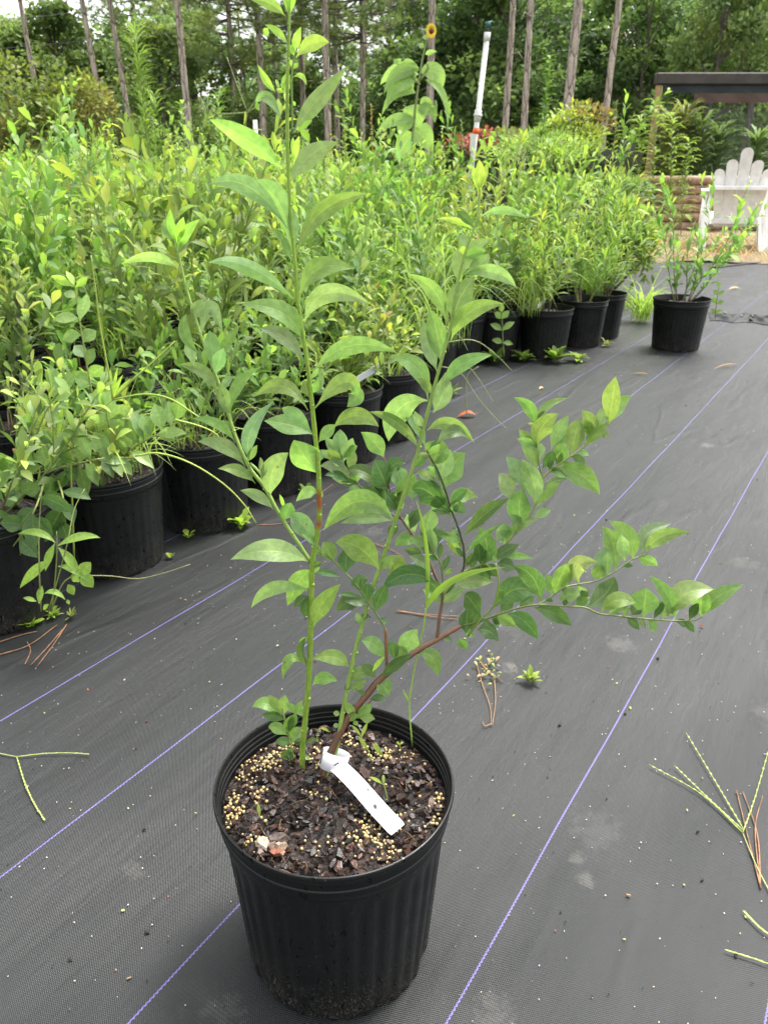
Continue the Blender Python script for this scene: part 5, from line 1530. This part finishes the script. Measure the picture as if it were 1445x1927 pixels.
for i in range(46):
    px, Y = rw.uniform(0, 1120), rw.uniform(3.2, 6.8)
    ty = rw.uniform(235, 330) if Y > 4.5 else rw.uniform(320, 430)
    if at(px, ty, Y).dot(NV) < 1.8:
        continue
    spire('field_weed', 'slender pale weed rising among the blueberry tops of the block', (px, ty + 190), (px + rw.uniform(-6, 6), ty), Y, 70, rw.uniform(.07, .12), rw.uniform(.010, .020), 800 + i, rw.choice([(.16, .24, .045), (.20, .28, .05), (.13, .20, .05), (.20, .20, .06)]), group='slender weeds rising among the bushes', up=.9, r=.004)
# elephant ear: big dark leaves
weed('elephant_ear', 'plant with big drooping blackish purple leaves behind the right end of the block', 'plant', [[(1150, 360), (1152, 320), (1158, 290)], [(1145, 360), (1130, 320), (1125, 300)], [(1155, 360), (1172, 320), (1180, 295)]],
     [(1160, 285, 1192, 292, 34, 1178, 280), (1158, 288, 1140, 320, 30, 1142, 298), (1180, 295, 1200, 318, 26, 1194, 300), (1128, 300, 1118, 330, 30), (1150, 300, 1165, 330, 30), (1172, 300, 1180, 335, 28), (1135, 305, 1122, 345, 24)], 7.4, (.022, .020, .026), .008, None, 8, (.06, .03, .04))
t = MB(); tube(t, [(0, 0, 0), (0, 0, at(482, 226, 12).z)], .03, 8)
o = t.build('marker_stake', M_PVC); q = at(482, 260, 12); o.location = (q.x, q.y, 0)
tag(o, 'small white stake at the forest edge left of the big plant', 'stake')
# ------------------------------------------------------------------ forest
rnf = random.Random(5)
def tree_cards(f, c, r, k, rr, size, cc, flat=.7):
    for j in range(k):
        d = Vector((rr.gauss(0, 1), rr.gauss(0, 1), rr.gauss(0, 1))).normalized() * (rr.random() ** .45)
        b = Vector((c[0] + d.x * r, c[1] + d.y * r, c[2] + d.z * r * flat))
        D = (d * .6 + Vector((rr.gauss(0, .6), rr.gauss(0, .6), rr.gauss(-.1, .4)))).normalized()
        N = Vector((rr.gauss(0, .5), rr.gauss(0, .5), 1)).normalized()
        l = size * rr.uniform(.6, 1.3)
        sd = D.cross(N).normalized() * l * .32
        m = b + D * l * .5
        f.add([tuple(b), tuple(m + sd), tuple(b + D * l), tuple(m - sd)], [(0, 1, 2, 3)], [(.5, 0), (1, .5), (.5, 1), (0, .5)], np.array(cc) * rr.uniform(.75, 1.3))
def broadleaf(seed, h, w, cols, base=.12, k=64, per=95, size=.20):
    rr = random.Random(seed)
    t = empty('broadleaf_tree', (0, 0, 0), 'x', 'tree')
    tr, f = MB(), MB()
    P = smooth_line([(0, 0, 0), (.08, .04, h * .3), (-.05, .05, h * .6), (.05, 0, h * .9)], 5)
    tube(tr, P, np.linspace(.11, .03, len(P)), 8)
    for i in range(k):
        q = base + (1 - base) * rr.random() ** .9
        a = rr.random() * 6.28
        rad = w * (math.sin(math.pi * min(1, .12 + q * .85)) ** .7) * math.sqrt(rr.uniform(.1, 1))
        c = (rad * math.cos(a), rad * math.sin(a), h * q)
        if i % 2 == 0:
            j = min(len(P) - 1, int(q * .85 * len(P)))
            tube(tr, smooth_line([tuple(P[j]), tuple((Vector(P[j]) + Vector(c)) / 2 + Vector((0, 0, .15))), c], 3), np.linspace(.035, .01, 7), 5)
        cc = np.array(rr.choice(cols)) * rr.uniform(.7, 1.35)
        tree_cards(f, c, w * rr.uniform(.20, .34), per, rr, size, cc)
    tr.build('trunk', M_GREYBARK, t)
    f.build('crown', M_TREE, t)
    return t
DK = [(.040, .080, .022), (.056, .104, .026), (.032, .066, .020), (.075, .124, .028)]
LT = [(.075, .125, .032), (.095, .15, .035), (.06, .105, .03), (.11, .15, .04)]
bl_dark = [broadleaf(200 + i, 6.0 + i * .7, 2.0 + .2 * i, DK) for i in range(3)]
bl_light = [broadleaf(210 + i, 5.4 + i * .5, 1.8 + .2 * i, LT) for i in range(2)]
bl_low = [broadleaf(220 + i, 2.4, 1.3, DK, .05, 34, 100, .15) for i in range(2)]  # dark leaf tones stand in for canopy shade on these shrubs
def pine_crown_mb(seed, n=70, rmax=2.0, zr=(0, 7)):
    rr = random.Random(seed)
    s, f = MB(), MB()
    tube(s, [(0, 0, zr[0]), (0, 0, zr[1])], .03, 6)
    for i in range(n):
        z = zr[0] + (zr[1] - zr[0]) * rr.random()
        a = rr.random() * 6.28
        L = rmax * rr.uniform(.4, 1) * (1 - .6 * (z - zr[0]) / (zr[1] - zr[0]))
        e = Vector((math.cos(a) * L, math.sin(a) * L, z + L * rr.uniform(-.1, .35)))
        P = smooth_line([(0, 0, z), tuple((Vector((0, 0, z)) + e) / 2 - Vector((0, 0, .1))), tuple(e)], 4)
        tube(s, P, np.linspace(.028, .008, len(P)), 5)
        cc = np.array(rr.choice([(.075, .115, .03), (.095, .14, .035), (.06, .10, .03), (.12, .16, .04)])) * rr.uniform(.8, 1.2)
        for q in range(7):
            c = Vector(P[-1 - min(q, len(P) - 1) // 2]) + Vector((rr.gauss(0, .16), rr.gauss(0, .16), rr.gauss(.04, .10)))
            for j in range(26):
                D = Vector((rr.gauss(0, 1), rr.gauss(0, 1), rr.gauss(.35, .8))).normalized()
                l = rr.uniform(.16, .30)
                sd = D.cross(Vector((rr.gauss(0, 1), rr.gauss(0, 1), rr.gauss(0, 1)))).normalized() * .011
                f.add([tuple(c - sd), tuple(c + sd), tuple(c + D * l)], [(0, 1, 2)], [(.4, 0), (.6, 0), (.5, 1)], cc * rr.uniform(.8, 1.25))
    return s, f
pc = []
for i in range(3):
    s_, f_ = pine_crown_mb(300 + i)
    pc.append((s_, f_, [None, None]))
def pine(px, wpx, Y, label, crown_z, H=15.0, group='pine trunks at the forest edge', lean=0.0, grey=False, low=False):
    """trunk crossing pixel px at y=100, apparent width wpx"""
    p = at(px, 100, Y)
    b0 = Vector((p.x - lean * p.z, p.y, -.05))
    t = empty('pine_tree', b0, label, 'tree', group)
    r = wpx * Y / F / 2 / 1.38
    P = smooth_line([(0, 0, 0), (lean * H * .3 + rnf.gauss(0, .03), rnf.gauss(0, .05), H * .3), (lean * H * .65 + rnf.gauss(0, .05), rnf.gauss(0, .05), H * .65), (lean * H, 0, H)], 6)
    m = MB()
    tube(m, P, np.linspace(r * 1.1, r * .45, len(P)), 12)
    for q in range(2):
        z = rnf.uniform(3.0, 6)
        a = rnf.random() * 6.28
        tube(m, [(lean * z, 0, z), (lean * z + math.cos(a) * .35, math.sin(a) * .35, z + .05), (lean * z + math.cos(a) * .5, math.sin(a) * .5, z - .1)], [.014, .010, .004], 5)
    tr = m.build('trunk', M_GREYBARK if grey else M_PINE, t)
    k = rnf.randrange(3)
    s_, f_, ob = pc[k]
    if ob[0] is None:
        ob[0] = s_.build('branches', M_GREYBARK, t)
        ob[1] = f_.build('crown', M_TREE, ob[0])
        a, b = ob
    else:
        a = ob[0].copy(); COL.objects.link(a); a.parent = t
        b = ob[1].copy(); COL.objects.link(b); b.parent = a
    a.location = (lean * crown_z, 0, crown_z)
    a.rotation_euler = (0, 0, rnf.uniform(0, 6.28))
    return t
PINES = [(60, 11, 24, 'slim leaning pine nearest the left edge, rising behind the yellowing shrub', 5.6, -.02), (172, 13, 22, 'leaning brown pine right of the yellowing shrub', 5.4, -.05), (222, 12, 23, 'slim pine just left of the tall dog fennel', 5.2, -.05), (258, 12, 30, 'pine hidden behind the tall dog fennel', 5.0, 0),
         (341, 16, 21, 'stout pine standing right of the dog fennel', 4.6, -.01), (362, 14, 34, 'dim pine close behind the stout pine at left', 4.5, 0), (433, 10, 27, 'short slim pine left of the big plant tip', 3.4, .0), (486, 15, 24, 'brown pine just left of the big plant tip', 4.3, .0),
         (519, 10, 33, 'thin pine directly behind the big plant tip', 4.6, 0), (566, 13, 28, 'dim pine just right of the big plant tip', 4.4, 0), (614, 16, 23, 'reddish pine, left of a close pair right of the big plant tip', 4.8, .0), (633, 12, 27, 'thinner pine, right of a close pair right of the big plant tip', 5.0, 0),
         (679, 12, 25, 'branchy brown pine between the pair and the sunflower', 4.2, .0), (735, 9, 40, 'dim thin pine left of the sunflower', 4.6, 0), (768, 9, 40, 'dim thin pine behind the sunflower', 4.8, 0), (810, 17, 22, 'stout reddish pine directly behind the sunflower bloom', 5.6, .0),
         (956, 15, 22, 'brown pine just right of the white sprinkler pipe', 6.5, .0), (997, 15, 20, 'pale pine left of the tall horseweed spire', 6.5, .0), (1077, 23, 19, 'thickest pale pine, leaning right, behind the lime and bronze bush', 7.0, .02), (1156, 16, 19, 'slim pale pine leaning right, left of the shade house', 7.0, .03),
         (1190, 10, 32, 'dim pine high behind the shade house corner', 6.5, 0), (1228, 11, 34, 'dim pine above the shade house beam', 6.8, 0), (1404, 22, 22, 'stout reddish pine seen through the shade house screen', 6.8, .01), (900, 9, 34, 'dim thin trunk behind the white sprinkler pipe', 6.5, 0), (1120, 8, 36, 'thin dim trunk between the two pale pines', 6.5, 0)]
for px, w, Y, lab, cz, le in PINES:
    pine(px, w, Y, lab, cz, lean=le)
for i in range(26):
    pine(rnf.uniform(-150, 1550), rnf.uniform(5, 9), rnf.uniform(34, 52), 'slender pine standing deep in the dim woods', rnf.uniform(4.6, 7.0), 17, 'slender pines deep in the woods')
usedt = set()
def put_tree(src, p, s, label, group, sz=None):
    o = copy_tree(src) if src.name in usedt else src
    usedt.add(src.name)
    o.location = p
    o.scale = (s, s, sz or s)
    o.rotation_euler = (0, 0, rnf.uniform(0, 6.28))
    tag(o, label, 'tree', group)
XS = lambda px, Y: at(px, 150, Y).x
for px in range(830, 1560, 62):
    Y = rnf.uniform(25, 29)
    put_tree(rnf.choice(bl_dark), (XS(px + rnf.uniform(-20, 20), Y), Y, 0), rnf.uniform(.8, 1.05), 'dark dense broadleaf tree closing the right side of the forest edge', 'dark broadleaf trees on the right')
for px in range(780, 1600, 90):
    Y = rnf.uniform(33, 42)
    put_tree(rnf.choice(bl_dark), (XS(px + rnf.uniform(-30, 30), Y), Y, 0), rnf.uniform(1.25, 1.6), 'taller broadleaf tree behind the dark trees on the right', 'tall broadleaf trees behind')
for px in range(-140, 840, 88):
    Y = rnf.uniform(30, 38)
    put_tree(rnf.choice(bl_dark + bl_light), (XS(px + rnf.uniform(-30, 30), Y), Y, 0), rnf.uniform(.75, 1.05), 'mid-green understory tree among the pines on the left', 'understory trees among the left pines')
for px in (-60, 30, 110, 200, 300):
    Y = rnf.uniform(27, 31)
    put_tree(rnf.choice(bl_light), (XS(px, Y), Y, 0), rnf.uniform(.85, 1.1), 'soft light green tree at the upper left behind the leaning pines', 'light trees at upper left')
for px in range(-150, 1600, 75):
    Y = rnf.uniform(23, 27)
    put_tree(rnf.choice(bl_low), (XS(px + rnf.uniform(-20, 20), Y), Y, 0), rnf.uniform(.35, .6), 'low shrub coloured dark for canopy shade at the foot of the forest edge', 'low shrubs along the forest edge')
put_tree(bl_light[0], (XS(1330, 21), 20.5, 0), .62, 'light green tree with spreading leaves above the shade house beam', 'light trees at right', .95)
put_tree(bl_light[1], (XS(1420, 21), 21.5, 0), .8, 'light green tree over the right end of the shade house beam', 'light trees at right', 1.0)
put_tree(bl_light[1], (XS(395, 20), 25, 0), .5, 'small bright pine-like sapling behind the grass heads left of the big plant', 'saplings')
# far woods as one mass
fw = MB()
for i in range(22000):
    Y = rnf.uniform(50, 70)
    px = rnf.uniform(-250, 1700)
    x = XS(px, Y)
    top = (.150 if px < 760 else .18) * Y * (.75 + .25 * math.sin(px * .021) * math.sin(px * .0077 + 1))
    z = rnf.random() ** .8 * max(2, top)
    tree_cards(fw, (x, Y, z), .3, 1, rnf, .9, rnf.choice(DK))
tag(fw.build('far_woods', M_TREE), 'dim mass of woods far behind the pine trunks', 'woods', None, 'stuff')
# overhead wires
def wire(name, label, x0, y0, x1, y1, Y0, Y1, r=.0022):
    a, b = at(x0, y0, Y0), at(x1, y1, Y1)
    a, b = a - (b - a) * .6, b + (b - a) * .4
    P = [a + (b - a) * (i / 24) - Vector((0, 0, .12 * math.sin(math.pi * i / 24))) for i in range(25)]
    t = MB()
    tube(t, [q - a for q in P], r, 6)
    o = t.build(name, plain('wire', (.10, .10, .10), .6))
    o.location = a
    tag(o, label, 'wire', 'overhead wires at upper left')
wire('overhead_wire', 'thin pale overhead wire, lower of the two crossing the upper left', 0, 78, 720, 2, 14, 17)
wire('overhead_wire', 'thin pale overhead wire, upper of the two crossing the upper left corner', 0, 22, 220, 0, 14, 17)
# tall crabgrass heads silhouetted at left
def head(label, base, node, tips, Y):
    weed('seed_grass', label, 'grass', [[base, ((base[0] + node[0]) / 2 + 2, (base[1] + node[1]) / 2), node]] + [[node, ((node[0] + a) / 2, (node[1] + b) / 2 + 1), (a, b)] for a, b in tips], [], Y, r=.0013, scol=(.26, .34, .12), group='fine grass seed heads above the block')
head('fine grass seed head with one long spike, nearest the big plant tip at left', (455, 262), (466, 211), [(427, 107), (485, 182), (400, 213), (500, 190)], 2.6)
head('fine grass seed head with three spikes left of the big plant', (374, 250), (391, 216), [(366, 152), (392, 150), (430, 150), (470, 212)], 2.6)
head('fine pale grass stalk crossing in front of the yellowing shrub', (62, 345), (60, 310), [(80, 262), (116, 218)], 2.6)
